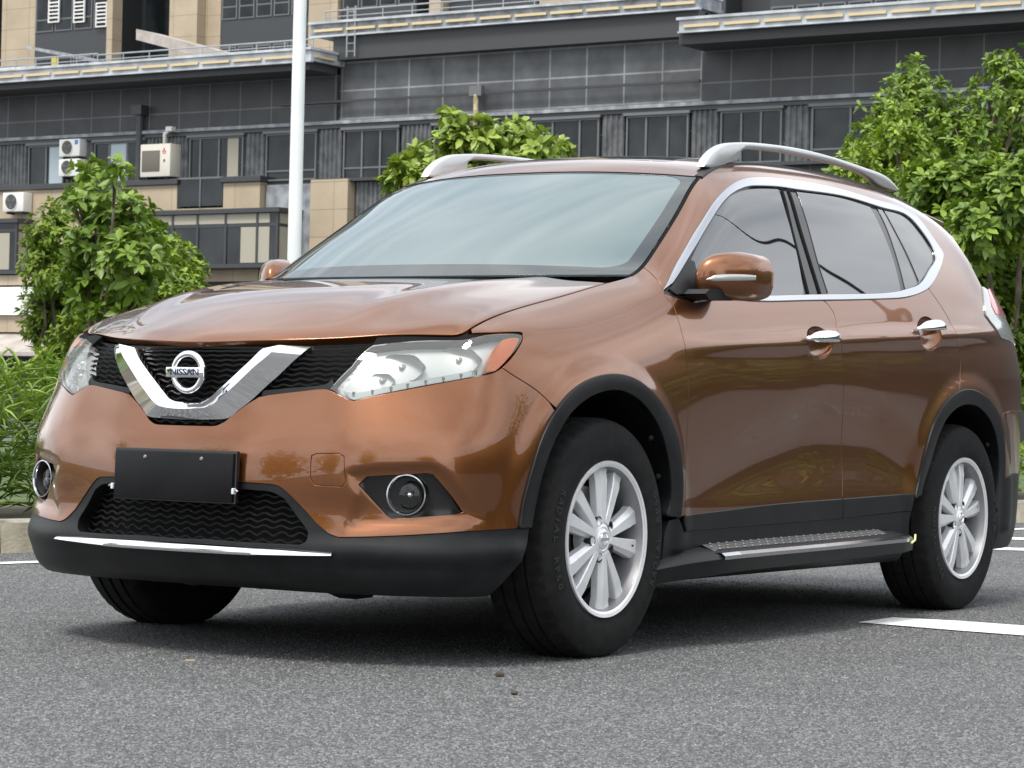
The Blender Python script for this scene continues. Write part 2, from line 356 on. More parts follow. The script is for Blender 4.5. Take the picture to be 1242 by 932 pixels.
def ctr(dz):      # section in the centre plane and parallel to it: (forward distance, height)
    return dz
ZF = [.20, .222, .275, .335, .42, .50, .58, .65, .71, .76, .81, .85, .885, .912, .930, .940]
def front(y, ds, zs=None):
    zs = zs or ZF; return [(-d, y, z) for d, z in zip(ds, zs)]
def corner(phi, rs, zs=None):
    c, s_ = math.cos(R(phi)), math.sin(R(phi)); zs = zs or ZF
    return [(-.25-r*c, .40+r*s_, z) for r, z in zip(rs, zs)]
def side(x, yz): return [(x, y, z) for y, z in yz]
Z0 = [.20, .222, .275, .330, .42, .50, .575, .635, .69, .74, .79, .83, .858, .880, .895, .905]
Z1 = [.20, .222, .275, .332, .42, .50, .58, .64, .695, .745, .795, .835, .865, .888, .904, .914]
KEYS = [
 front(0,   [.80, .872, .905, .917, .908, .910, .907, .896, .878, .868, .863, .861, .861, .862, .862, .860], Z0),
 front(.22, [.785, .858, .893, .906, .896, .899, .896, .884, .866, .855, .849, .845, .842, .838, .832, .822], Z1),
 corner(0,  [.535, .575, .603, .615, .600, .606, .604, .592, .575, .563, .553, .543, .532, .518, .503, .488], ZF[:10]+[.808, .846, .876, .900, .914, .922]),
 corner(12, [.525, .565, .592, .604, .583, .596, .596, .584, .566, .551, .534, .517, .500, .480, .462, .446], ZF[:10]+[.809, .848, .881, .906, .922, .931]),
 corner(24, [.525, .560, .583, .593, .575, .581, .583, .570, .550, .531, .513, .495, .476, .455, .437, .422]),
 corner(36, [.525, .557, .578, .586, .568, .571, .574, .560, .537, .516, .497, .478, .459, .440, .423, .410]),
 corner(48, [.525, .556, .576, .583, .565, .568, .571, .558, .534, .511, .493, .475, .456, .438, .420, .405]),
 side(-.53, [(.815, .2), (.845, .222), (.865, .275), (.872, .335), (.862, .42), (.864, .50), (.866, .58), (.858, .65), (.846, .71), (.835, .76), (.824, .81), (.812, .85), (.797, .888), (.778, .918), (.755, .938), (.725, .948)]),
 side(-.42, [(.83, .2), (.86, .222), (.88, .275), (.888, .335), (.884, .42), (.887, .50), (.889, .58), (.884, .65), (.875, .715), (.866, .77), (.855, .82), (.841, .865), (.823, .91), (.800, .948), (.769, .976), (.730, .992)]),
 side(-.25, [(.84, .2), (.87, .222), (.89, .275), (.899, .335), (.902, .42), (.905, .50), (.907, .58), (.906, .65), (.902, .72), (.895, .785), (.883, .845), (.863, .90), (.838, .945), (.807, .985), (.771, 1.015), (.732, 1.033)]),
 side(0,    [(.845, .2), (.875, .222), (.895, .275), (.903, .335), (.907, .42), (.909, .51), (.910, .60), (.910, .68), (.908, .76), (.902, .83), (.890, .89), (.870, .945), (.842, .992), (.808, 1.032), (.771, 1.062), (.732, 1.082)]),
 side(.25,  [(.845, .2), (.875, .222), (.893, .275), (.899, .335), (.903, .42), (.905, .51), (.907, .60), (.908, .70), (.907, .79), (.901, .865), (.890, .93), (.871, .99), (.844, 1.04), (.810, 1.083), (.772, 1.114), (.730, 1.134)]),
 side(.43,  [(.840, .2), (.870, .222), (.887, .275), (.892, .335), (.895, .42), (.897, .51), (.900, .61), (.904, .71), (.905, .80), (.901, .875), (.892, .945), (.877, 1.01), (.856, 1.066), (.825, 1.115), (.782, 1.150), (.728, 1.168)]),
 side(.60,  [(.840, .2), (.868, .222), (.883, .275), (.886, .335), (.889, .42), (.891, .51), (.894, .61), (.900, .715), (.904, .81), (.901, .89), (.891, .965), (.875, 1.035), (.855, 1.098), (.820, 1.180), (.770, 1.245), (.705, 1.268)]),
 side(.80,  [(.840, .2), (.867, .222), (.881, .275), (.884, .335), (.886, .42), (.887, .51), (.890, .61), (.897, .72), (.904, .82), (.901, .90), (.890, .98), (.874, 1.05), (.852, 1.12), (.803, 1.25), (.738, 1.355), (.668, 1.392)]),
 side(1.04, [(.840, .2), (.867, .222), (.881, .275), (.884, .335), (.885, .42), (.886, .51), (.888, .61), (.896, .72), (.904, .82), (.901, .905), (.891, .985), (.875, 1.055), (.853, 1.13), (.790, 1.30), (.705, 1.475), (.612, 1.535)]),
 side(1.30, [(.840, .2), (.867, .222), (.881, .275), (.884, .335), (.885, .42), (.886, .51), (.888, .61), (.896, .725), (.904, .825), (.902, .91), (.893, .99), (.877, 1.065), (.854, 1.145), (.786, 1.33), (.682, 1.545), (.575, 1.605)]),
 side(1.60, [(.840, .2), (.867, .222), (.881, .275), (.884, .335), (.885, .42), (.887, .51), (.890, .61), (.898, .73), (.905, .83), (.904, .915), (.896, .995), (.880, 1.075), (.857, 1.16), (.788, 1.35), (.680, 1.575), (.568, 1.632)]),
 side(2.05, [(.840, .2), (.868, .222), (.884, .275), (.888, .335), (.890, .42), (.893, .51), (.897, .61), (.903, .73), (.908, .83), (.908, .92), (.902, 1.005), (.887, 1.09), (.863, 1.185), (.792, 1.37), (.682, 1.588), (.568, 1.642)]),
 side(2.45, [(.845, .2), (.872, .222), (.890, .275), (.896, .335), (.900, .42), (.904, .52), (.907, .62), (.910, .73), (.913, .83), (.913, .925), (.908, 1.015), (.894, 1.105), (.869, 1.205), (.797, 1.375), (.690, 1.575), (.570, 1.630)]),
 side(2.80, [(.845, .2), (.872, .222), (.890, .275), (.896, .335), (.901, .42), (.905, .52), (.908, .62), (.911, .73), (.914, .83), (.914, .925), (.908, 1.02), (.893, 1.115), (.866, 1.215), (.795, 1.37), (.692, 1.535), (.580, 1.590)]),
 side(3.05, [(.840, .2), (.868, .222), (.886, .275), (.892, .335), (.896, .42), (.899, .52), (.902, .62), (.905, .73), (.908, .83), (.907, .925), (.900, 1.015), (.884, 1.105), (.856, 1.20), (.792, 1.33), (.708, 1.455), (.610, 1.515)]),
 [(3.27, .815, .2), (3.28, .843, .222), (3.285, .862, .275), (3.29, .867, .335), (3.29, .870, .42), (3.29, .873, .52), (3.29, .876, .62), (3.285, .880, .73), (3.28, .884, .83), (3.275, .882, .925), (3.265, .872, 1.01), (3.255, .854, 1.09), (3.24, .825, 1.165), (3.22, .780, 1.24), (3.19, .728, 1.30), (3.16, .672, 1.335)],
 [(3.44, .75, .2), (3.455, .775, .222), (3.465, .79, .275), (3.475, .795, .335), (3.48, .798, .42), (3.482, .802, .52), (3.48, .806, .62), (3.472, .812, .73), (3.458, .818, .83), (3.44, .818, .92), (3.415, .808, 1.00), (3.39, .790, 1.065), (3.36, .766, 1.125), (3.325, .735, 1.175), (3.295, .700, 1.215), (3.27, .655, 1.235)],
 [(3.53, .60, .2), (3.545, .62, .222), (3.56, .635, .275), (3.57, .64, .335), (3.58, .64, .42), (3.58, .645, .52), (3.575, .65, .62), (3.565, .655, .73), (3.545, .66, .83), (3.515, .66, .92), (3.485, .65, .995), (3.455, .638, 1.05), (3.42, .622, 1.10), (3.385, .602, 1.14), (3.355, .578, 1.17), (3.33, .55, 1.185)],
 [(3.59, .32, .2), (3.61, .33, .222), (3.625, .335, .275), (3.635, .34, .335), (3.645, .34, .42), (3.645, .34, .52), (3.64, .34, .62), (3.625, .34, .73), (3.60, .34, .83), (3.565, .34, .92), (3.53, .34, .99), (3.495, .335, 1.04), (3.46, .33, 1.085), (3.425, .32, 1.12), (3.395, .31, 1.145), (3.37, .30, 1.16)],
 [(3.61, 0, .2), (3.63, 0, .222), (3.645, 0, .275), (3.655, 0, .335), (3.665, 0, .42), (3.665, 0, .52), (3.66, 0, .62), (3.645, 0, .73), (3.62, 0, .83), (3.585, 0, .92), (3.545, 0, .985), (3.51, 0, 1.035), (3.475, 0, 1.08), (3.44, 0, 1.115), (3.41, 0, 1.14), (3.385, 0, 1.155)],
]
K = np.array(KEYS); K[:, :, 1] *= -1
sk = np.concatenate([[0], np.cumsum(np.linalg.norm(np.diff(K[:, 5], axis=0), axis=1))])
NS = 620
G = pchip(sk, K, np.linspace(0, sk[-1], NS))
ds = sk[-1]/(NS-1)
G = gauss(G, .055/ds, 0, ('mirror', 'edge'))
# rows: clamped uniform cubic B-spline through the 16 control rows
def bspline_rows(G, nv):
    n = G.shape[1]; P = np.concatenate([2*G[:, :1]-G[:, 1:2], G, 2*G[:, -1:]-G[:, -2:-1]], 1)
    t = np.linspace(0, n-1-1e-9, nv); i = t.astype(int); f = (t-i)[None, :, None]
    return ((1-f)**3*P[:, i]+(3*f**3-6*f*f+4)*P[:, i+1]+(-3*f**3+3*f*f+3*f+1)*P[:, i+2]+f**3*P[:, i+3])/6
L3 = bspline_rows(G, 200)
body = Surf(L3, (0, -1, 0))
VT = body.V[-1]; UMAX = body.U[-1]

def row_u(x):       # U where the top row reaches x
    X = body.P[:, -1, 0]; i = int(np.argmax(X > x)); f = (x-X[i-1])/(X[i]-X[i-1]); return body.U[i-1]+f*(body.U[i]-body.U[i-1])
def top(u0, u1, step=.012):
    n = max(2, int(abs(u1-u0)/step)); return np.stack([np.linspace(u0, u1, n), np.full(n, VT-1e-5)], 1)
cat = lambda *a: np.concatenate(a)
def sym(half):      # outline of the left half, from the centre line round to the centre line -> whole outline
    half = np.asarray(half); return np.concatenate([half, (half*[-1, 1])[::-1]])
T = body.trace

# ---- pressed details of the skin: fog lamp pocket and a hollow along the doors
fog_pocket = body.trace([(424, 576), (446, 570), (522, 566), (536, 573), (580, 627), (560, 633), (470, 638), (424, 640), (438, 602)], smooth=False)
uu, vv = np.meshgrid(body.U, body.V, indexing='ij'); Q = np.stack([uu.ravel(), vv.ravel()], 1)
near = (np.abs(Q[:, 0]-fog_pocket[:, 0].mean()) < .35) & (np.abs(Q[:, 1]-fog_pocket[:, 1].mean()) < .3)
dd = np.zeros(len(Q)); q = Q[near]; pd = poly_dist(fog_pocket, q); pd = np.where(inside(fog_pocket, q), pd, -pd)
tt = np.clip((pd+.022)/.044, 0, 1); dd[near] = -.009*tt*tt*(3-2*tt)
xx, zz = body.P[:, :, 0], body.P[:, :, 2]
def bell(t): t = np.clip(np.abs(t), 0, 1); return (1-t*t)**2
zc_x = pchip([.2, .5, .75, 1.05, 1.5, 1.85, 2.1, 2.3, 2.6], np.array([.455, .475, .53, .60, .672, .655, .59, .50, .46]), np.clip(xx, .2, 2.6).ravel()).reshape(xx.shape)
hw = np.where(zz < zc_x, zc_x-.425, .17)
hollow = -.024*np.clip((zc_x-.455)/.20, 0, 1)*bell((zz-zc_x)/hw)*((xx > .2) & (xx < 2.6))
ridge_low = .008*bell((zz-.325)/.05)*np.clip((-.25-xx)/.15, 0, 1)
shoulder = ridge_low+.012*bell((zz-(.965+.055*(xx-.9)))/.050)*np.clip((xx-.35)/.5, 0, 1)*np.clip((3.2-xx)/.5, 0, 1)
flare = .010*bell((np.hypot(xx+.01, zz-.36)-.475)/.075)*(zz > .3)*(xx < .6)+.012*bell((np.hypot(xx-2.69, zz-.36)-.475)/.09)*(zz > .3)*(xx > 2)
hollow = hollow+shoulder+flare
body.P += body.N*(dd.reshape(uu.shape)+hollow)[:, :, None]; body.normals(); body.bvh = None

# ---- outlines read off the left flank and the left half of the nose
U_CORN = row_u(-.50); U_HOOD = row_u(.245)
BUMP_TOP = cat(np.array([[0, body.cast(228, 516)[1]]]), T([(245, 516.5), (262, 516), (272, 511.5)]), T([(280, 505), (297, 492), (313.8, 481.5)]), T([(326, 479), (360, 475), (394, 472), (400, 473.5)]))
HL_BOT = T([(402, 474), (427, 486.5)], smooth=False); HL_BOT2 = T([(427, 486.5), (463, 478.5), (505, 470.3), (567, 459), (601, 451.3), (609, 446)])
HL_REAR = T([(609, 446), (620, 435), (628, 424), (634, 412), (634, 404)])
BF_GAP = T([(609, 446), (622, 455), (642, 467.5), (656, 478), (668.5, 490)])
ARCH_F = [(629.4, 640.5), (631.5, 625), (633.8, 611), (644.7, 569), (655.6, 534.7), (668.5, 508), (685.6, 483.6), (700, 470), (718.6, 459.5), (743, 455), (767.5, 460), (788, 474.6), (804, 495), (816.4, 521.5), (823.3, 550), (826.2, 578.6), (826, 603), (823.7, 627.5)]
ARCH_F_IN = [(643, 639.7), (647, 615), (657.4, 570), (671.7, 531.7), (690, 501), (710.4, 482.8), (730.8, 473.8), (751, 472.6), (769.5, 480.8), (785.8, 497), (800, 521.5), (808, 550), (812, 578.6), (812, 607), (808, 625.5)]
ARCH_R = [(1109, 604.8), (1114.6, 579), (1122, 546.9), (1130, 519.5), (1139.7, 498.6), (1151, 484), (1165.5, 474.5), (1178.3, 473.5), (1191, 479.3), (1202.5, 490.6), (1210.5, 505), (1215.3, 524.3), (1217.6, 550), (1217, 579), (1215.3, 598.3), (1208, 620)]
ARCH_R_IN = [(1115.6, 600), (1125, 566), (1133.3, 537), (1143, 513), (1154, 498.5), (1167, 490.5), (1180, 490.5), (1191, 497.5), (1201, 511.5), (1207.3, 530.8), (1210, 556.5), (1209, 585.5), (1205, 612)]
def arc_outline(pts, fit_c):
    return T(pts)
AF = T(ARCH_F); AFI = T(ARCH_F_IN); AR = T(ARCH_R); ARI = T(ARCH_R_IN)
def nearest(L, px, py): q = body.cast(px, py); return int(np.argmin(np.linalg.norm(L-q, axis=1)))
iB = nearest(AF, 668.5, 490)                       # bumper / fender gap on the front arch
BRN_BOT = T([(629.4, 641), (570, 645), (500, 649.5), (440, 651.8), (410, 652)])
c0 = body.cast(215, 584)[1]
LG_OUT = cat(T([(410, 652), (399, 648), (383, 635)]), T([(383, 635), (366, 616), (349, 599), (336, 589.5), (318, 587)]), T([(318, 587), (290, 585.3), (250, 584.5)]), np.array([[0, c0]]))
bumper = panel('front_bumper', body, sym(cat(BUMP_TOP, HL_BOT, HL_BOT2[1:], BF_GAP[1:-1], [body.cast(668.5, 490)], AF[:iB][::-1], BRN_BOT[1:], LG_OUT[1:])), M['paint'], car,
    holes=[], sp=.017) if False else None
FOG = T([(435.6, 588), (445, 578.7), (480, 576.6), (517.2, 574.5), (525.6, 576.6), (548, 603), (561.2, 621), (554.9, 623.7), (515, 626.5), (475.3, 629), (469, 625)], smooth=False)
TOW = T([(378, 553), (384, 550.6), (411, 550.6), (417, 554), (417.5, 572), (419.5, 584), (414, 590.5), (382, 588.5), (376.5, 580), (377, 562)], smooth=False)
mir = lambda L: L*[-1, 1]
bumper_outline = sym(cat(BUMP_TOP, HL_BOT, HL_BOT2[1:], BF_GAP[1:-1], AF[:iB][::-1], BRN_BOT[1:], LG_OUT[1:]))
bumper = panel('front_bumper', body, bumper_outline, M['paint'], car, holes=[FOG, mir(FOG), TOW], sp=.016)
panel('tow_cover', body, TOW, M['paint'], bumper, gap=.0012, flange=.008, off=-.0004)
# black lower bumper with the lower grille opening
LIP = T([(643, 641), (641, 656), (636.5, 674), (630, 686), (621.9, 695)]); vlip = body.cast(400, 711.5)[1]
lip_u = np.linspace(body.cast(606, 702)[0], 0, 60)
LIPB = np.stack([lip_u, np.full(60, .0005)], 1)
LG_IN = cat(np.array([[0, body.cast(212, 592)[1]]]), T([(300, 594), (330, 597.5), (344, 605)]), T([(344, 605), (360, 627), (373, 647), (370, 657), (362, 661)]), T([(362, 661), (300, 658), (250, 654)]), np.array([[0, body.cast(207, 651)[1]]]))
low = panel('lower_bumper', body, sym(cat(LG_OUT[::-1][:-1], BRN_BOT[::-1], [body.cast(640, 641)], LIP, LIPB)), M['black_plastic'], car, holes=[sym(LG_IN)], off=-.003, flange=.05, sp=.016, gap=.001)
STRIP = cat(np.array([[0, body.cast(207, 657)[1]]]), T([(240, 659), (300, 663), (350, 666.5), (403, 670)]), T([(403, 673), (350, 673), (300, 671.5), (240, 668)]), np.array([[0, body.cast(207, 665)[1]]]))
s_top = cat(T([(403, 670.5), (350, 666.5), (300, 663), (240, 659)]), np.array([[0, body.cast(240, 659)[1]+.0005]])); s_bot = cat(T([(404, 673.5), (380, 674), (350, 673.3), (300, 671.5), (240, 668.3)]), np.array([[0, body.cast(240, 668.3)[1]+.0005]]))
def resamp(L, n): d = np.concatenate([[0], np.cumsum(np.linalg.norm(np.diff(L, axis=0), axis=1))]); t = np.linspace(0, d[-1], n); return np.stack([np.interp(t, d, L[:, 0]), np.interp(t, d, L[:, 1])], 1)
s_top, s_bot = resamp(s_top, 60), resamp(s_bot, 60); s_top = cat(s_top, (s_top*[-1, 1])[::-1][1:]); s_bot = cat(s_bot, (s_bot*[-1, 1])[::-1][1:])
s_top, s_bot = gauss(s_top, 9.0), gauss(s_bot, 9.0)
rows = []
for f, o in ((0, -.004), (.02, .003), (.45, .0105), (.85, .0150), (1.0, .0130), (1.02, -.004)):
    P, N = body.ev(s_top*(1-f)+s_bot*f); rows.append(P+N*o)
A = np.array(rows); r_, c_ = A.shape[:2]; mb = MB(); mb.add(A.reshape(-1, 3), [(i*c_+j, i*c_+j+1, (i+1)*c_+j+1, (i+1)*c_+j) for i in range(r_-1) for j in range(c_-1)]); mb.build('chrome_strip', M['chrome'], low, smooth=True, auto=60)
def sheet(name, S, outer, m, parent, off, mirror=False, sp=.02, gap=0): return panel(name, S, outer, m, parent, off=off, flange=.004, gap=gap, sp=sp, mirror=mirror)
# wavy mesh behind an opening
def mesh_grille(name, S, outline, off, m, parent, pitch=.0195, amp=.0055, period=.062, r=.0022):
    mb = MB(); lo, hi = outline.min(0), outline.max(0); k = 0
    v = lo[1]
    while v < hi[1]:
        u = np.arange(lo[0], hi[0], .0085); vv = v+amp*np.sin(2*np.pi*u/period+(.5 if k % 2 else 0)); uv = np.stack([u, vv], 1); ok = inside(outline, uv)
        P, N = S.ev(uv); P = P+N*off
        i = 0
        while i < len(u):
            j = i
            while j < len(u) and ok[j]: j += 1
            if j-i > 2:
                seg = P[i:j]; nn = N[i:j]; w = np.array([0, 0, r]); d = nn*.007; c = len(seg)
                V = cat(seg+w, seg-w, seg-w-d, seg+w-d)
                mb.add(V, [(a+q*c, a+1+q*c, a+1+((q+1) % 4)*c, a+((q+1) % 4)*c) for q in (0, 2, 3) for a in range(c-1)]+[(a, a+1, a+1+c, a+c) for a in range(c-1)])
            i = j+1
        q2 = S.ev([[.3*hi[0], v], [.3*hi[0], v+.004]])[0]; v += pitch*.004/max(np.linalg.norm(q2[1]-q2[0]), 1e-4); k += 1
    return mb.build(name, m, parent, smooth=False, recalc=False)
LGs = sym(LG_IN)
lg = sheet('lower_grille', body, body.shift(clean(LGs), .012)[0], M['matte_black'], car, -.062)
mesh_grille('grille_mesh', body, clean(LGs), -.036, M['grille_grey'], lg, pitch=.0170, period=.055, amp=.0042)

# upper grille: dark plate, mesh, frame strip, chrome V and round emblem
HOODE = top(0, row_u(-.50))
HL_IN = T([(402, 473), (427, 446), (452, 419), (456, 414)], smooth=False)
GR = cat(BUMP_TOP, HL_IN, [[body.cast(458, 410)[0], VT-1e-5]], top(body.cast(458, 410)[0], 0))
grille = panel('grille', body, body.shift(clean(sym(GR)), .010)[0], M['matte_black'], car, off=-.040, flange=.004, gap=0, sp=.02)
mesh_grille('grille_mesh', body, clean(sym(GR)), -.018, M['grille_grey'], grille, pitch=.0165, period=.05, amp=.005)
FR = cat(T([(318, 474), (340, 472), (394, 466), (402, 459)]), T([(404, 468), (399, 472.5), (394, 472), (360, 474.5), (326, 478.5), (316, 480)]))
panel('grille_frame', body, FR, M['black_plastic'], grille, off=-.006, flange=.03, gap=0, sp=.01)
panel('grille_frame', body, FR, M['black_plastic'], grille, off=-.006, flange=.03, gap=0, sp=.01, mirror=True)
def v_badge():
    inner = [(319.5, 423.5), (305, 437), (290, 451), (275, 465), (262, 477), (253, 484.5), (246, 487.5), (236, 488.6), (225, 488.8)]
    ridge = [(342, 423), (328, 434), (314, 445.4), (296, 463), (279, 479.5), (268.5, 489), (258, 495.5), (246, 497.8), (225, 498.2)]
    outer = [(377, 420.6), (360, 434), (340, 453), (322, 469), (305, 484.8), (290, 496.5), (276, 507), (255, 508.6), (225, 508.8)]
    rows = []
    for L, o in ((inner, -.012), (inner, .004), (ridge, .024), (outer, -.002), (outer, -.03)):
        uv = np.array([body.cast(*q) for q in L]); uv[-1, 0] = 0; uv = catrom(uv, n=6); P, N = body.ev(uv); rows.append(P+N*o)
    A = np.array(rows); A = np.concatenate([A, (A*[1, -1, 1])[:, ::-1][:, 1:]], 1); r, c = A.shape[:2]
    V = A.reshape(-1, 3); F = [(i*c+j, i*c+j+1, (i+1)*c+j+1, (i+1)*c+j) for i in range(r-1) for j in range(c-1)]
    F += [[i*c for i in range(r)], [i*c+c-1 for i in range(r)]]
    mb = MB(); mb.add(V, F); return mb.build('chrome_bar', M['chrome'], grille, smooth=True, auto=24)
v_badge()
def text_mesh(name, body_txt, size, m, parent, mtx, extrude=.001, bold=0.0, align='CENTER'):
    cu = bpy.data.curves.new(name, 'FONT'); cu.body = body_txt; cu.size = size; cu.extrude = extrude; cu.align_x = align; cu.align_y = 'CENTER'; cu.offset = bold
    tmp = bpy.data.objects.new('tmp', cu); COL.objects.link(tmp); dg = bpy.context.evaluated_depsgraph_get(); me = bpy.data.meshes.new_from_object(tmp.evaluated_get(dg))
    bpy.data.objects.remove(tmp); bpy.data.curves.remove(cu); me.name = name; me.materials.clear(); me.materials.append(m)
    o = bpy.data.objects.new(name, me); COL.objects.link(o); o.parent = parent; me.transform(mtx); return o
ec = on_plane(231.5, 452, 1, 0.0)+np.array([-.012, 0, 0])
def frame_mtx(o, ex, ey, ez): return Matrix(((ex[0], ey[0], ez[0], o[0]), (ex[1], ey[1], ez[1], o[1]), (ex[2], ey[2], ez[2], o[2]), (0, 0, 0, 1)))
mb = MB(); NSEG = 40; rr_, tr = .0535, .0078
V = []; F = []
prof = [(-.010, -.006), (-.010, .002), (-.005, .008), (.003, .0085), (.009, .004), (.010, -.006)]
for i in range(NSEG):
    a = 2*math.pi*i/NSEG
    for (dr, dx) in prof: V.append((ec[0]-dx, ec[1]+(rr_+dr)*math.cos(a), ec[2]+(rr_+dr)*math.sin(a)))
for i in range(NSEG):
    for j in range(6): F.append((i*6+j, i*6+(j+1) % 6, ((i+1) % NSEG)*6+(j+1) % 6, ((i+1) % NSEG)*6+j))
mb.add(V, F); emb = mb.build('emblem', M['chrome'], grille, smooth=True, auto=50)
mb = MB(); mb.box((ec[0]-.017, ec[1]-.071, ec[2]-.0155), (ec[0]+.002, ec[1]+.071, ec[2]+.0155), .0035); mb.build('emblem_bar', M['chrome'], emb, smooth=True, auto=40)
text_mesh('emblem_lettering', 'NISSAN', .0265, M['letter_blue'], emb, frame_mtx(ec+[-.0176, 0, 0], (0, -1, 0), (0, 0, 1), (-1, 0, 0)) @ Matrix.Diagonal((1.22, 1, 1, 1)), .0006, .0004)

# number plate
pz, pxx, ps = .5216, -.9135, .0286
mb = MB(); mb.box((-.006, -.220, -.070), (.006, .220, .070), .004)
plate = mb.build('number_plate', M['plate'], car, smooth=True, auto=40)
plate.location = (pxx-.012, 0, pz); plate.rotation_euler = (0, math.atan(.0286), 0)
mb = MB(); mb.box((-.003, -.227, -.074), (.012, .227, .077), .003); o = mb.build('plate_frame', M['gloss_black'], plate); o.location = (.006, 0, 0)
for s_ in (-1, 1):
    mb = MB(); mb.tube([(-.006, s_*.105, .052), (-.009, s_*.105, .052)], [.006, .004], 10); mb.build('screw', M['steel'], plate)
    mb = MB(); mb.box((-.010, s_*.221, -.045), (.004, s_*.229, -.028), .002); mb.build('clip', M['white_clip'], plate)
    mb = MB(); mb.tube([(-.004, s_*.229, -.036), (-.004, s_*.236, -.034), (-.004, s_*.240, -.037)], .0028, 6); mb.build('screw', M['steel'], plate)

# ---- headlights
LENS = cat(T([(400, 472), (427, 444), (452.3, 418.7)], smooth=False), T([(452.3, 418.7), (525.6, 412.8), (580, 408.5), (626, 404.8)])[1:], T([(626, 404.8), (633, 407), (633.4, 411.4), (626, 424), (616, 435), (609, 443), (601, 450)])[1:], T([(601, 450), (567.5, 457.6), (504.7, 469), (462.8, 477.3), (427, 485.5)])[1:])
AMB = cat(T([(590, 450), (597, 435), (606, 418), (611, 411.5)]), T([(611, 411.5), (624, 408.5), (630.5, 409.5), (629, 415), (622, 428), (611, 441), (602, 449)])[1:])
DRL = cat(T([(414, 473), (428, 475), (463, 468.5), (505, 460), (567, 449), (573, 447)]), T([(573, 455), (567, 456), (505, 467), (463, 475.5), (428, 483), (421, 479)]))
BEZ = body.shift(clean(LENS), .010)[0]
HL_TOPBAND = cat(T([(452, 418), (526, 413), (580, 409), (634, 405)]), T([(634, 402.5)]*1+[(600, 403), (568, 404)], smooth=False), np.array([[u, VT-1e-5] for u in np.linspace(body.cast(568, 404)[0], body.cast(455, 411)[0], 12)]))
REFL = T([(432, 471), (443, 446), (459, 421.5), (522, 416), (590, 411), (602, 412), (596, 430), (583, 440), (560, 446), (505, 457)], smooth=False)
for mr in (False, True):
    hl = sheet('headlight', body, BEZ, M['matte_black'], car, -.075, mr)
    panel('lamp_housing', body, LENS, M['lamp_shell'], hl, off=-.036, flange=-.030, gap=0, mirror=mr)
    panel('reflector', body, REFL, M['lamp_silver'], hl, off=-.038, flange=.010, gap=0, mirror=mr, edge=.006)
    panel('turn_signal', body, AMB, M['amber'], hl, off=-.006, flange=.03, gap=0, mirror=mr)
    # light strip of small cells along the lower edge
    uv0 = np.array([body.cast(*q) for q in [(418, 477), (463, 471.5), (505, 463.5), (567, 452), (586, 447.5)]]); Lc = catrom(uv0, step=.004)
    n_c = 8
    panel('light_strip', body, DRL, M['lamp_clear'], hl, off=-.014, flange=.02, gap=0, mirror=mr)
    for k in range(n_c):
        q = Lc[int((k+.5)/n_c*(len(Lc)-1))]; P, N = body.ev([q]); P = P[0]-N[0]*.013; y = -1 if mr else 1
        cells = MB(); cells.box((P[0]-.003, y*P[1]-.003, P[2]-.009), (P[0]+.003, y*P[1]+.003, P[2]+.005)); cells.build('light_strip_rib', M['lamp_silver'], hl)
    # two bowls: the main beam and the low beam, each with a bulb
    for (px_, py_, rad, dep) in ((487, 440, .062, .050), (556, 431, .060, .050), (462, 457, .034, .03)):
        c, N = body.ev([body.cast(px_, py_)]); c = c[0]-N[0]*.030; y = -1 if mr else 1
        nrm = np.array([-.97, -.22, .03]); nrm /= np.linalg.norm(nrm); a = np.cross(nrm, [0, 0, 1]); a /= np.linalg.norm(a); b = np.cross(a, nrm)
        V = []; F = []; nr, na = 7, 30
        for i in range(nr):
            t = i/(nr-1); r = rad*math.sin(t*math.pi/2); h = -dep*math.cos(t*math.pi/2)**1.0
            for k in range(na):
                wob = 1+.05*math.cos(6*2*math.pi*k/na)*t; p = c+nrm*h+(a*math.cos(2*math.pi*k/na)*1.15+b*math.sin(2*math.pi*k/na)*.62)*r*wob; V.append((p[0], y*p[1], p[2]))
        for i in range(nr-1):
            for k in range(na): F.append((i*na+k, i*na+(k+1) % na, (i+1)*na+(k+1) % na, (i+1)*na+k))
        mb = MB(); mb.add(V, F); bowl = mb.build('bowl', M['lamp_silver'], hl, smooth=False)
        mb = MB(); q = c-nrm*dep*.7; q2 = c+nrm*.004
        mb.tube([(q[0], y*q[1], q[2]), ((q[0]+q2[0])/2, y*(q[1]+q2[1])/2, (q[2]+q2[2])/2), (q2[0], y*q2[1], q2[2])], [.012, .011, .006], 10); mb.build('bulb', M['lamp_clear'], hl, smooth=True)
    panel('lens', body, LENS, M['lens_sky_veil'], hl, off=-.0005, flange=.006, gap=.001, mirror=mr)
    panel('lamp_seal', body, HL_TOPBAND, M['matte_black'], hl, off=-.006, flange=.02, gap=0, mirror=mr)

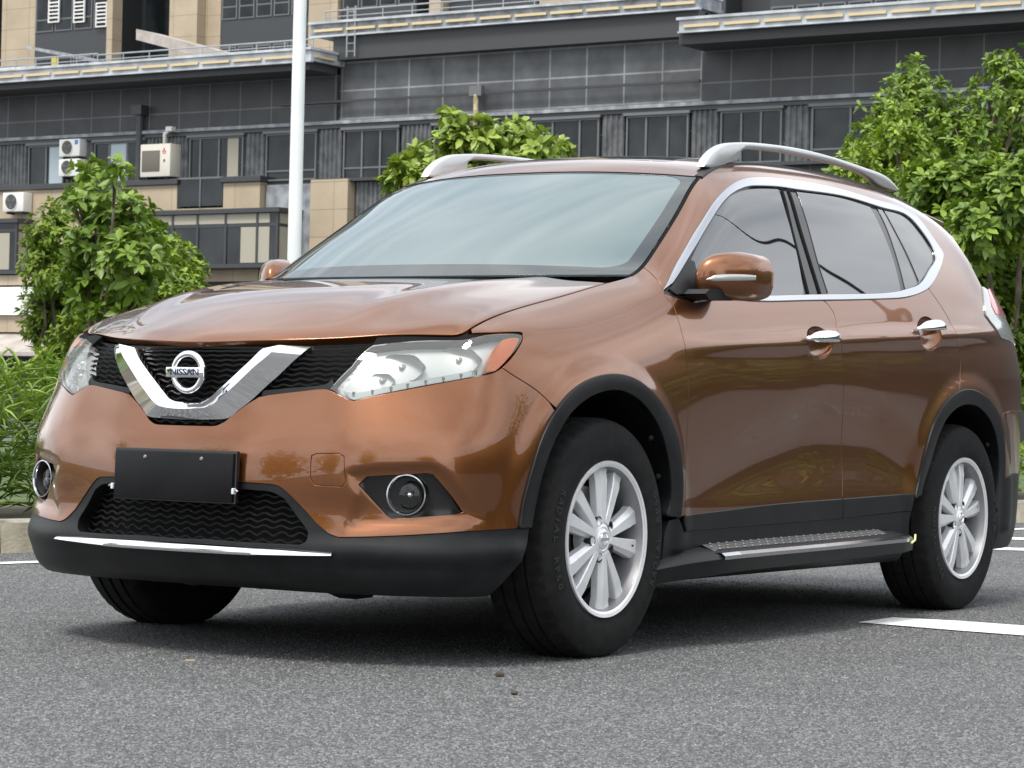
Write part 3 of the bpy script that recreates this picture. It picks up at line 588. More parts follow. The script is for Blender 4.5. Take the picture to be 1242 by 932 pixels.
# ---- fog lamps
FOGIN = body.shift(clean(FOG), .004)[0]
for mr in (False, True):
    y = -1 if mr else 1
    fg = panel('fog_lamp', body, FOGIN, M['gloss_black'], car, off=-.022, flange=.03, gap=0, mirror=mr, sp=.014)
    c, N = body.ev([body.cast(493.2, 600.6)]); c, N = c[0]-N[0]*.004, N[0]
    d = np.array([-.955, -.29, .03]); d /= np.linalg.norm(d); a = np.cross(d, [0, 0, 1]); a /= np.linalg.norm(a); b = np.cross(a, d)
    def ringm(prof, n=40):
        V = []; F = []; k = len(prof)
        for i in range(n):
            t = 2*math.pi*i/n
            for r, h in prof: p = c+d*h+(a*math.cos(t)+b*math.sin(t))*r; V.append((p[0], y*p[1], p[2]))
        for i in range(n):
            for j in range(k-1): F.append((i*k+j, ((i+1) % n)*k+j, ((i+1) % n)*k+j+1, i*k+j+1))
        mb = MB(); mb.add(V, F); return mb
    ringm([(.0590, -.022), (.0592, .000), (.0575, .006), (.0540, .0065), (.0510, .001), (.0495, -.012)]).build('trim_ring', M['satin_chrome'], fg, smooth=True, auto=50)
    ringm([(.050, -.004), (.046, -.045), (.0, -.05)]).build('lamp_well', M['cast_dark'], fg, smooth=True, auto=40)
    ringm([(.0395, -.020), (.036, -.028), (.022, -.040), (0, -.044)]).build('reflector', M['lamp_silver'], fg, smooth=True)
    ringm([(.041, -.022), (.0395, -.016), (.025, -.011), (0, -.009)]).build('lens', M['lens'], fg, smooth=True)
    mb = MB()
    p = c+d*-.030; mb.tube([p*[1, y, 1], (p+d*.012)*[1, y, 1]], [.013, .009], 10); mb.build('bulb_cover', M['chrome'], fg, smooth=True)

# ---- hood
XE = []
topP = body.P[:, -1]; nfr = np.where(topP[:, 0] > -.50)[0][0]; nre = np.where(topP[:, 0] > .245)[0][0]
NU, NV = 90, 110
frontc = topP[:nfr+1]; sl_ = np.concatenate([[0], np.cumsum(np.linalg.norm(np.diff(frontc[:, :2], axis=0), axis=1))])
us = np.linspace(0, 1, NU); fc = np.stack([np.interp(us*sl_[-1], sl_, frontc[:, k]) for k in range(3)], 1)
sidec = topP[nfr:nre+1]; se = np.concatenate([[0], np.cumsum(np.linalg.norm(np.diff(sidec, axis=0), axis=1))]); vs = np.linspace(0, 1, NV)
ec_ = np.stack([np.interp(vs*se[-1], se, sidec[:, k]) for k in range(3)], 1)
xr = np.stack([.13+.115*us**2.2], 1)[:, 0]; ue = np.abs(fc[:, 1])/np.abs(fc[-1, 1])
vprof = np.array([0, .025, .06, .12, .25, .45, .7, 1.0]); zprof = pchip(vprof, np.array([.906, .930, .952, .982, 1.036, 1.090, 1.127, 1.146]), vs)
H = np.zeros((NU, NV, 3))
for j, v in enumerate(vs):
    y_e = ec_[j, 1]; H[:, j, 1] = y_e*(ue*(1-v)+us*v)
    H[:, j, 0] = fc[:, 0]*(1-v)+xr*v + (ec_[j, 0]-(fc[-1, 0]*(1-v)+xr[-1]*v))*us**3
    lip = (.026*np.clip(v/.06, 0, 1)**.6)*(1-us**6)*0
    e = np.abs(H[:, j, 1])/abs(y_e)
    H[:, j, 2] = zprof[j]+(ec_[j, 2]-zprof[j])*e**2.6
    H[:, j, 2] += (fc[:, 2]-(zprof[0]+(ec_[0, 2]-zprof[0])*(np.abs(fc[:, 1])/abs(fc[-1, 1]))**2.6))*max(0, 1-v/.10)**2
    yy_ = np.abs(H[:, j, 1]); rid = .40+.13*v
    ridge = .011*np.exp(-((yy_-rid)/.060)**2)+.004*np.clip((yy_-rid)/.25, 0, 1)
    H[:, j, 2] += ridge*np.clip((v-.03)/.25, 0, 1)*(1-e**8)
H = gauss(H, 1.6, 0, ('mirror', 'edge')); H = gauss(H, 1.2, 1)
hood = Surf(H, (0, 0, 1))
hv = hood.V[-1]; hu = hood.U[-1]
nb = 60
hood_out = np.concatenate([np.stack([np.linspace(-hu, hu, nb*2), np.zeros(nb*2)], 1), np.stack([np.full(nb, hu), np.linspace(0, hv, nb+1)[1:]], 1), np.stack([np.linspace(hu, -hu, nb*2)[1:], np.full(nb*2-1, hv)], 1), np.stack([np.full(nb-1, -hu), np.linspace(hv, 0, nb+1)[1:-1]], 1)])
panel('hood', hood, hood_out, M['paint'], car, flange=.022, gap=.0025, sp=.016, edge=.003)
# ---- flank: fender, doors, body side, cladding
GAP1 = T([(805.5, 356), (808, 361), (815, 368), (821, 383), (826.5, 401.8), (832, 428), (834.8, 455), (835, 480), (834.5, 505), (833, 533), (832, 566), (831, 600), (830.5, 626)])
A_GAP = T([(775.5, 321), (783.4, 326.6), (794.6, 336.7), (802.5, 346.9), (805.5, 356)])
BGAP = T([(998.5, 364.8), (1003, 368), (1012.5, 383), (1018, 405.5), (1021.8, 435), (1023, 480), (1021.5, 514), (1021.8, 574), (1021.6, 605.5)])
CGAP = T([(1126, 350), (1139, 368), (1152, 390.6), (1161, 413), (1165, 435), (1164.5, 455), (1163.2, 475)])
iC = nearest(AR, 1163.2, 475); iD = nearest(AR, 1216, 501)
CLADT1 = T([(830.5, 626), (880, 619.3), (929, 613), (980, 608.5), (1021.6, 605.5)]); CLADT2 = T([(1021.6, 605.5), (1060, 602.5), (1109, 599)])
CLADB1 = T([(831, 645), (920, 637), (1021.6, 628.5)]); CLADB2 = T([(1021.6, 628.5), (1105, 620)])
BELT1 = T([(805.5, 356), (818, 361), (843, 367), (920, 366), (998.5, 364.8)], smooth=False); BELT2 = T([(998.5, 364.8), (1035, 364), (1070, 363), (1096, 361.5), (1114.8, 356), (1126, 350)])
CH_OUT = T([(804.2, 352.5), (817, 327.4), (835.8, 294), (854.4, 264), (869.3, 241.8), (884.2, 227), (895.3, 220.3), (908.3, 217), (928.8, 216.5), (953, 218.8), (988, 224), (1021.8, 231.4), (1062.7, 243.7), (1097, 253.5), (1109, 261), (1122, 277), (1136, 297), (1142.5, 307), (1142.3, 316.2), (1135.3, 334.8), (1126, 349), (1114.8, 355.8), (1096, 361), (1070, 362.7), (997.6, 364.3), (920, 365.5), (843, 367)])
CH_IN = T([(847, 360.8), (920, 359.3), (996, 358), (1077.6, 356), (1098, 352), (1115.5, 344.5), (1126.8, 327.4), (1134, 312.5), (1131, 302), (1111, 273), (1100, 262.4), (1068, 252), (1021.8, 238.4), (966, 230.3), (945, 227.2), (925, 226), (908.3, 226.4), (893, 231.7), (881.4, 240), (864.7, 262), (848, 290), (829.4, 321), (815.5, 343.5)])
U_A = body.cast(775.5, 321)[0]
fender_out = cat(top(U_CORN+.004, U_A), A_GAP[1:], GAP1[1:], [body.cast(824.5, 627)], AF[iB:][::-1], BF_GAP[::-1][1:], HL_REAR[1:], T([(634, 403), (600, 403.3), (570, 404)])[1:-1])
iq = nearest(CH_OUT, 1126, 349)
U_R = body.U[np.argmax(body.P[:, 90, 0] > 3.47)]; v_b = body.cast(1226, 498)[1]
LAMP_L = T([(1190.8, 348.2), (1193, 368), (1194.7, 383), (1203.4, 394.6), (1213, 410)], smooth=False)
v_lb = body.cast(1214, 411)[1]; U_LT = LAMP_L[0][0]
def vline(u, v0, v1): n = max(2, int(abs(v1-v0)/.014)); return np.stack([np.full(n, u), np.linspace(v0, v1, n)], 1)
def hline(v, u0, u1): n = max(2, int(abs(u1-u0)/.014)); return np.stack([np.linspace(u0, u1, n), np.full(n, v)], 1)
side_out = cat(A_GAP[1:], CH_OUT[:iq+1], CGAP[1:], AR[iC:iD], T([(1216, 501), (1221, 500), (1226, 498)]), hline(v_b, body.cast(1226, 498)[0], U_R)[1:], vline(U_R, v_b, v_lb)[1:], hline(v_lb, U_R, LAMP_L[-1][0])[1:], LAMP_L[::-1][1:], top(U_LT, U_A)[1:])
door1_out = cat(GAP1, CLADT1[1:], BGAP[::-1][1:], BELT1[::-1][1:-1])
door2_out = cat(BGAP, CLADT2[1:], AR[:iC][nearest(AR, 1110, 598):], [body.cast(1163.2, 475)], CGAP[::-1][1:], BELT2[::-1][1:-1])
def ellipse_uv(S, px, py, ru, rv, n=36):
    c = S.cast(px, py); return np.array([[c[0]+ru*math.cos(t), c[1]+rv*math.sin(t)] for t in np.linspace(0, 2*math.pi, n, endpoint=False)])
CUP1 = ellipse_uv(body, 995.8, 415.5, .100, .050); CUP2 = ellipse_uv(body, 1129, 405, .098, .049)
RU_T = T([(869, 200.6), (880, 197)])
def dish(parent, S, E, y, depth=.028):
    c = E.mean(0); rows = []; nr = 7
    for i in range(nr):
        t = i/(nr-1); uv = c+(E-c)*math.cos(t*math.pi/2); P, N = S.ev(uv); rows.append(P-N*(depth*math.sin(t*math.pi/2)+.0005))
    V = np.concatenate(rows)*[1, y, 1]; n = len(E); F = [(i*n+k, i*n+(k+1) % n, (i+1)*n+(k+1) % n, (i+1)*n+k) for i in range(nr-1) for k in range(n)]
    mb = MB(); mb.add(V, F); return mb.build('handle_cup', M['paint'], parent, smooth=True)
def handle(parent, S, px, py, y):
    c = S.cast(px, py); us_ = np.linspace(-.124, .120, 17); rows = []
    hd = MB(); n = 14; V = []; F = []
    for u in us_:
        t = (u+.002)/.122; P, N = S.ev([[c[0]+u, c[1]+.010+.02*u]]); P, N = P[0], N[0]; bow = .012+.026*(1-t*t)**.7 if abs(t) < 1 else .012
        sz = .0215*max(.25, (1-abs(t)**4.5)); sn = .0095*max(.35, (1-abs(t)**4))
        zz_ = np.array([0, 0, 1.0]); zz_ = zz_-N*(zz_@N); zz_ /= np.linalg.norm(zz_)
        for k in range(n): a = 2*math.pi*k/n; p = P+N*(bow+sn*math.cos(a))+zz_*sz*math.sin(a); V.append((p[0], y*p[1], p[2]))
    m_ = len(us_)
    for i in range(m_-1):
        for k in range(n): F.append((i*n+k, i*n+(k+1) % n, (i+1)*n+(k+1) % n, (i+1)*n+k))
    F += [tuple(range(n)), tuple(range((m_-1)*n, m_*n))]
    hd.add(V, F); return hd.build('door_handle', M['chrome'], parent, smooth=True, auto=70)
MASK = cat(CH_IN, T([(815.5, 343.5), (809, 354), (818, 359.5), (847, 360.8)], smooth=False)[1:])
PANE1 = cat(T([(836.5, 319), (848.5, 294), (867.4, 261)]), T([(867.4, 261), (886, 238), (896, 232.7), (911, 229.2), (944.5, 229.2)])[1:], T([(944.5, 229.2), (954, 258), (966.5, 304), (975.5, 355.3)])[1:], T([(975.5, 357.5), (920, 358.6), (843, 360.2)])[1:], T([(843, 360.2), (839, 340), (836.5, 319)])[1:-1])
PANE2 = cat(T([(967, 232.2), (1018, 239.4), (1056, 250.8)]), T([(1056, 250.8), (1070, 278), (1083.5, 312.5), (1093.5, 353)])[1:], T([(1093.5, 354.5), (1050, 356), (1006, 357)])[1:], T([(1006, 357), (993, 316), (978, 262), (967, 232.2)])[1:-1])
PANE3 = cat(T([(1073, 254.5), (1098.5, 262.5), (1108, 271), (1129.5, 303), (1132, 312.5), (1125.8, 328), (1116.3, 342.5)]), T([(1116.3, 342.5), (1100, 305), (1085, 276), (1073, 254.5)])[1:-1])
VENT = cat(T([(1065, 252.5), (1070.5, 254.2)]), T([(1070.5, 254.2), (1083, 277), (1097.5, 306), (1113.5, 344.5)])[1:], T([(1113.5, 344.5), (1106, 348.5), (1099, 350.5)])[1:], T([(1099, 350.5), (1089, 312), (1077, 277), (1065, 252.5)])[1:-1])
SILL = cat(CLADB1, CLADB2[1:], T([(1105, 620), (1109, 604)], smooth=False)[1:], T([(1109, 604), (1103, 640), (1101, 662)])[1:], np.array([[u, .0005] for u in np.linspace(body.cast(1101, 662)[0], body.cast(800, 690)[0], 50)]), T([(800, 690), (806, 655), (812, 632), (824.5, 628)], smooth=False))
for mr in (False, True):
    y = -1 if mr else 1
    fe = panel('fender', body, fender_out, M['paint'], car, mirror=mr, sp=.018)
    panel('body_side', body, side_out, M['paint'], car, mirror=mr, sp=.018, flange=.02)
    d1 = panel('front_door', body, door1_out, M['paint'], car, holes=[CUP1], mirror=mr, sp=.02)
    d2 = panel('rear_door', body, door2_out, M['paint'], car, holes=[CUP2], mirror=mr, sp=.02)
    dish(d1, body, CUP1, y); dish(d2, body, CUP2, y); handle(d1, body, 996, 415.5, y); handle(d2, body, 1129, 404, y)
    panel('door_cladding', body, cat(CLADT1, vline(CLADT1[-1][0], CLADT1[-1][1], CLADB1[-1][1])[1:-1], CLADB1[::-1]), M['black_plastic'], d1, mirror=mr, off=.004, sp=.02, edge=.004)
    panel('door_cladding', body, cat(CLADT2, CLADB2[::-1]), M['black_plastic'], d2, mirror=mr, off=.004, sp=.02, edge=.004)
    panel('sill', body, SILL, M['black_plastic'], car, mirror=mr, off=-.002, sp=.02, flange=.03)
    panel('wheel_arch_trim', body, cat(AF, AFI[::-1]), M['black_plastic'], car, mirror=mr, off=.008, flange=.05, sp=.012, gap=.0005, edge=.004)
    panel('wheel_arch_trim', body, cat(AR, ARI[::-1]), M['black_plastic'], car, mirror=mr, off=.008, flange=.05, sp=.012, gap=.0005, edge=.004)
    panel('window_trim', body, cat(CH_OUT, CH_IN), M['satin_chrome'], car, mirror=mr, off=.006, flange=.012, gap=.0014, sp=.008, edge=.004)
    panel('window_pillar', body, MASK, M['gloss_black'], car, mirror=mr, off=-.006, flange=.01, gap=-.004, sp=.02)
    for nm, PP in (('front_window', PANE1), ('rear_window', PANE2), ('quarter_window', PANE3), ('vent_window', VENT)):
        panel(nm, body, PP, M['side_glass'], car, mirror=mr, off=-.003, flange=.003, gap=0, sp=.025, edge=.001)
    # pillar slats between the doors
    for q0, q1, w in (((949.5, 231), (981.5, 357.5), 3.0), ((957.5, 231.5), (996, 357.5), 2.6)):
        L = T([q0, ((q0[0]*2+q1[0])/3, (q0[1]*2+q1[1])/3), ((q0[0]+2*q1[0])/3, (q0[1]+2*q1[1])/3), q1])
        panel('pillar_seal', body, cat(L-[.006, 0], (L+[.006, 0])[::-1]), M['matte_black'], car, mirror=mr, off=-.001, flange=.006, gap=0, sp=.02)
    # black liner inside each arch
    for A in (AFI, ARI):
        P, N = body.ev(A); P0 = P+N*.001; cx = P[:, 0].mean(); n = len(A)
        V = np.concatenate([P0, P0*[1, 0, 1]+[0, -.52, 0]]) ; F = [(i, i+1, n+i+1, n+i) for i in range(n-1)]+[tuple(range(n, 2*n))]
        mb = MB(); mb.add(V*[1, y, 1], F); ln = mb.build('wheel_liner', M['matte_black'], car, smooth=False)
        for fi in (.80, .90):
            j = int(fi*(n-1)); p = (P0[j]*[1, y, 1]); p = p+np.array([-.012, -y*-.035, 0]); c = np.array([cx, p[1], .36]); d = (c-p)/np.linalg.norm(c-p)
            mb = MB(); mb.tube([p-d*.004, p+d*.008], [.009, .006], 8); mb.build('liner_clip', M['cast_dark'], ln)
    # tail lamp, rear bumper
    tl_out = cat(LAMP_L, hline(v_lb, LAMP_L[-1][0], U_R+.16)[1:], vline(U_R+.16, v_lb, LAMP_L[0][1])[1:], hline(LAMP_L[0][1], U_R+.16, LAMP_L[0][0])[1:-1])
    tl = panel('tail_lamp', body, tl_out, M['lamp_clear'], car, mirror=mr, off=.006, flange=.03, sp=.014)
    red = T([(1196, 352), (1199.5, 350.5), (1206, 357), (1216, 369), (1222.5, 380), (1221.5, 386), (1212, 384.5), (1206, 383), (1200.5, 372)], smooth=False)
    panel('red_lens', body, red, M['lamp_red'], tl, mirror=mr, off=.0085, flange=.006, gap=.004, sp=.014)
v_k = body.cast(1228, 575)[1]
def half_close(path, m, name, **k): return panel(name, body, path, m, car, **k)
UM = UMAX-1e-4
for mr in (False, True):
    halfname = 'rear_bumper'
    rb = cat(AR[iD:nearest(AR, 1217, 579)], T([(1217, 581), (1226, 576)]), hline(v_k, body.cast(1226, 576)[0], UM)[1:], vline(UM, v_k, v_b)[1:], hline(v_b, UM, body.cast(1226, 498)[0])[1:], T([(1226, 498), (1221, 500), (1216, 501)])[1:-1])
    panel('rear_bumper', body, rb, M['paint'], car, mirror=mr, sp=.025)
    rk = cat(T([(1217, 581), (1226, 576)]), hline(v_k, body.cast(1226, 576)[0], UM)[1:], vline(UM, v_k, .03)[1:], hline(.03, UM, body.cast(1209, 622)[0])[1:], AR[nearest(AR, 1217, 582):][::-1])
    panel('rear_valance', body, rk, M['black_plastic'], car, mirror=mr, sp=.025, off=.003)
    tg = cat(hline(v_b, U_R, UM), vline(UM, v_b, VT-1e-4)[1:], top(UM, U_LT)[1:], hline(VT-.004, U_LT, U_LT+.01), vline(U_R+.16, LAMP_L[0][1], v_lb), hline(v_lb, U_R+.16, U_R)[1:])
    panel('tailgate', body, tg, M['paint'], car, mirror=mr, sp=.03)

# ---- roof, windscreen, rear screen
def top_at(xs):
    X = body.P[:, -1, 0]; k = int(np.argmax(X > 3.0)); return np.stack([np.interp(xs, X[:k+1], body.P[:k+1, -1, i]) for i in range(3)], 1)
NV2 = 60
ex = np.linspace(.40, 1.045, NV2); E1 = top_at(ex); tv = np.linspace(0, 1, NV2)
C1 = np.stack([.15+(.925-.15)*tv, 0*tv, 1.150+(1.556-1.150)*tv+.022*np.sin(math.pi*tv)], 1)
W = np.zeros((50, NV2, 3)); wu = np.linspace(0, 1, 50)[:, None]
E1z = E1[:, 2][None]; W[:, :, 0] = C1[:, 0]+(E1[:, 0]-C1[:, 0])*wu**2.5; W[:, :, 1] = E1[:, 1]*wu; W[:, :, 2] = C1[:, 2]+(E1z-C1[:, 2])*wu**2.3
screen = Surf(W, (-1, 0, 1)); su, sv = screen.U[-1], screen.V[-1]
def rect(u0, u1, v0, v1, r=0.0, step=.014):
    P = []
    if r <= 0: P = [[u0, v0], [u1, v0], [u1, v1], [u0, v1]]
    else:
        for cx, cy, a0 in ((u1-r, v0+r, -90), (u1-r, v1-r, 0), (u0+r, v1-r, 90), (u0+r, v0+r, 180)):
            P += [[cx+r*math.cos(R(a0+a)), cy+r*math.sin(R(a0+a))] for a in range(0, 91, 10)]
    P = np.array(P); Q = []
    for a, b in zip(P, np.roll(P, -1, 0)): n = max(1, int(np.linalg.norm(b-a)/step)); Q += [a+(b-a)*t/n for t in range(n)]
    return np.array(Q)
wsc = panel('windscreen', screen, rect(-su, su, 0, sv), M['screen_glass'], car, flange=.006, gap=.004, sp=.03, edge=.001)
panel('screen_border', screen, rect(-su, su, 0, sv), M['screen_border'], wsc, holes=[rect(-su+.055, su-.055, .085, sv-.020, .07)], off=.0012, flange=.001, gap=.004, sp=.02, edge=.0005)
NR = 80
xr_ = np.concatenate([np.linspace(1.045, 2.9, NR-14), np.linspace(2.9, 3.19, 15)[1:]])
E2 = top_at(np.minimum(xr_, 2.9)); E2[:, 0] = xr_
tail = xr_ > 2.9; tq = (xr_[tail]-2.9)/.29; E2[tail, 1] = E2[NR-15, 1]+.006*tq; E2[tail, 2] = E2[NR-15, 2]-.028*tq
xc = np.linspace(0, 1, NR); xcen = .925+(3.20-.925)*((xr_-1.045)/(3.19-1.045))
zc = pchip([.925, .96, 1.02, 1.12, 1.3, 1.55, 1.9, 2.3, 2.7, 3.0, 3.21], np.array([1.557, 1.577, 1.600, 1.624, 1.648, 1.668, 1.680, 1.674, 1.648, 1.614, 1.582]), xcen)
Rf = np.zeros((44, NR, 3)); ru = np.linspace(0, 1, 44)[:, None]
Rf[:, :, 0] = xcen+(E2[:, 0]-xcen)*ru**2.5; Rf[:, :, 1] = E2[:, 1]*ru; Rf[:, :, 2] = zc+(E2[:, 2]-zc)*ru**2.4
Rf = gauss(Rf, 1.5, 1)
roof = Surf(Rf, (0, 0, 1)); rou, rov = roof.U[-1], roof.V[-1]
SUNR = rect(-.43, .43, .17, .93, .06)
rp_ = panel('roof', roof, rect(-rou, rou, 0, rov), M['paint'], car, holes=[SUNR], flange=.03, gap=.003, sp=.03, edge=.004)
panel('sunroof', roof, SUNR, M['side_glass'], rp_, flange=.01, gap=.003, sp=.05, off=.001)
mb = MB(); mb.box((3.0, -.56, 1.42), (3.12, .56, 1.535)); 
# rear screen closes the space between the D-pillars
Xb = [(3.06, .56, 1.50), (3.20, .63, 1.30), (3.30, .63, 1.20)]
mb = MB(); mb.add([(x, s_*y_, z) for x, y_, z in Xb for s_ in (-1, 1)], [(0, 1, 3, 2), (2, 3, 5, 4)]); mb.build('rear_screen', M['side_glass'], car)
mb = MB(); q = screen.P[:, -1]; mb.tube(np.concatenate([(screen.P[-1]*[1, -1, 1])-[0, 0, .004], (q*[1, -1, 1])[::-1][1:]-[0, 0, .003], q[1:]-[0, 0, .003], screen.P[-1][::-1][1:]-[0, 0, .004]]), .0065, 6); mb.build('screen_seal', M['matte_black'], wsc, smooth=True)
# grey ditch moulding under each rail, rails themselves
def px_y(pts, yv): return [on_plane(a, b, 1, yv)[[0, 2]] for a, b in pts]
RAIL_TOP = [(849, 202.5), (853, 193), (861, 183.5), (874.8, 175.2), (896.7, 173), (929.5, 175.2), (970.6, 181.5), (1011.7, 192.4), (1044.5, 203.4), (1066.4, 211.6), (1078, 220), (1087, 231.5)]
RAIL_BOT = [(1082, 232.5), (1070, 228.5), (1061, 224), (1053, 217), (1041, 210), (1025, 203.8), (984, 192.8), (943, 184.6), (912, 181.3), (899, 181.2), (894, 184), (892.6, 194.2), (880, 198), (868, 202.5), (858, 205)]
ro = np.array(px_y(RAIL_TOP, -.575)); rbt = np.array(px_y(RAIL_BOT, -.575))
rail_poly = np.concatenate([catrom(ro, step=.03), catrom(rbt[:4], step=.03), rbt[4:12], catrom(rbt[12:], step=.03)])
for y in (1, -1):
    bm = bmesh.new(); vs_ = [bm.verts.new((p[0], y*-.593, p[1])) for p in rail_poly]; f = bm.faces.new(vs_)
    e = bmesh.ops.extrude_face_region(bm, geom=[f]); bmesh.ops.translate(bm, vec=(0, y*.037, 0), verts=[g for g in e['geom'] if isinstance(g, bmesh.types.BMVert)])
    bmesh.ops.recalc_face_normals(bm, faces=bm.faces)
    ed = [q for q in bm.edges if len(q.link_faces) == 2 and max(len(fc_.verts) for fc_ in q.link_faces) > 6]
    bmesh.ops.bevel(bm, geom=ed, offset=.009, segments=3, affect='EDGES', profile=.5, clamp_overlap=True)
    me = bpy.data.meshes.new('roof_rail'); bm.to_mesh(me); bm.free(); me.materials.append(M['rail_silver'])
    me.polygons.foreach_set('use_smooth', [True]*len(me.polygons)); me.set_sharp_from_angle(angle=R(40))
    o = bpy.data.objects.new('roof_rail', me); COL.objects.link(o); o.parent = car
    Ld = top_at(np.linspace(1.05, 2.88, 60)); mb = MB(); n = len(Ld)
    V = np.concatenate([Ld+[0, -.012, -.008], Ld+[0, -.010, .001], Ld+[0, .018, .006], Ld+[0, .022, -.004]])*[1, y, 1]
    mb.add(V, [(a*n+i, a*n+i+1, (a+1)*n+i+1, (a+1)*n+i) for a in range(3) for i in range(n-1)]); mb.build('roof_ditch', M['cast_dark'], car, smooth=True, auto=35)
# cowl between bonnet and screen, wipers
mb = MB()
cw = [(.10, .70, 1.125), (.11, .55, 1.128), (.10, .3, 1.130), (.09, 0, 1.130)]
V = []
for (x, yy, z) in [(a, -b, c) for a, b, c in cw]+[(a, b, c) for a, b, c in cw[::-1][1:]]: V += [(x, yy, z-.02), (x+.22, yy, z+.012)]
n = len(V)//2; mb.add(V, [(2*i, 2*i+2, 2*i+3, 2*i+1) for i in range(n-1)]); mb.build('cowl', M['black_plastic'], car)
# ---- door mirrors
tS = [0, .06, .18, .36, .56, .76, .90, .97, 1.0]
mz1 = pchip(tS, np.array([1.190, 1.214, 1.240, 1.254, 1.258, 1.252, 1.240, 1.224, 1.195]), np.linspace(0, 1, 30))
mz0 = pchip(tS, np.array([1.120, 1.108, 1.102, 1.100, 1.100, 1.103, 1.112, 1.126, 1.150]), np.linspace(0, 1, 30))
mxf = pchip(tS, np.array([.06, .095, .120, .134, .138, .132, .115, .09, .05]), np.linspace(0, 1, 30))
def mirror_head(side_y):
    root = MB(); V = []; F = []; n = 26; M_ = 30; sec = []
    for i in range(M_):
        t = i/(M_-1); yv = -.842-.165*t; xb = .680+.145*t; zc_ = (mz0[i]+mz1[i])/2; h = (mz1[i]-mz0[i])/2
        ring = []
        for k in range(n):
            a = math.pi/2+math.pi*k/(n-1); c, s_ = math.cos(a), math.sin(a)
            ring.append((xb-mxf[i]*abs(c)**.60, yv, zc_+h*math.copysign(abs(s_)**.80, s_)))
        sec.append(ring); V += ring
    for i in range(M_-1):
        for k in range(n-1): F.append((i*n+k, i*n+k+1, (i+1)*n+k+1, (i+1)*n+k))
    F += [tuple(range(n)), tuple(range((M_-1)*n, M_*n))]
    b0 = len(V); V += [(p[0]+.012, p[1], p[2]) for i in range(M_) for p in (sec[i][0], sec[i][-1])]
    F += [(b0+2*i, b0+2*i+1, b0+2*i+3, b0+2*i+2) for i in range(M_-1)]
    F += [(i*n, (i+1)*n, b0+2*i+2, b0+2*i) for i in range(M_-1)]+[(i*n+n-1, (i+1)*n+n-1, b0+2*i+3, b0+2*i+1) for i in range(M_-1)]
    root.add(np.array(V)*[1, side_y, 1], F); mi = root.build('door_mirror', M['paint'], car, smooth=True, auto=50)
    # clear indicator strip wrapped round the shell
    V = []; F = []; a0 = 12
    cols = range(9, M_-1)
    for i in cols:
        w = min(1, (i-8)/5); kc = 13.6-.8*(i-9)/20
        for f in (-1.0*w, -.5*w, .5*w, 1.0*w):
            k = kc+f*.75; j = int(k); q = k-j; p = np.array(sec[i][j])*(1-q)+np.array(sec[i][j+1])*q; nrm = np.array([-1, -.25, .0]); V.append(p+nrm*(.003 if abs(f) < .8*w else .0))
    m4 = len(V)//4; F = [(4*i+j, 4*i+j+1, 4*i+5+j, 4*i+4+j) for i in range(m4-1) for j in range(3)]
    mb = MB(); mb.add(np.array(V)*[1, side_y, 1], F); mb.build('indicator', M['lamp_clear'], mi, smooth=True)
    mb = MB(); mb.add(np.array([(.70, -.86, 1.125), (.815, -.99, 1.13), (.815, -.99, 1.225), (.70, -.86, 1.225)])*[1, side_y, 1], [(0, 1, 2, 3)]); mb.build('mirror_glass', M['chrome'], mi)
    mb = MB(); mb.prism([(.52, 1.112), (.55, 1.128), (.70, 1.135), (.74, 1.115), (.70, 1.098), (.55, 1.096)], side_y*-.852, side_y*-.93, 'y'); mb.build('mirror_foot', M['black_plastic'], mi)
    uvs = T([(812, 350.5), (833, 314), (842, 318), (847, 345), (849, 360), (820, 357)], smooth=False)
    panel('mirror_sail', body, uvs, M['black_plastic'], mi, mirror=side_y < 0, off=.002, flange=.01, sp=.02, gap=0)
mirror_head(1); mirror_head(-1)

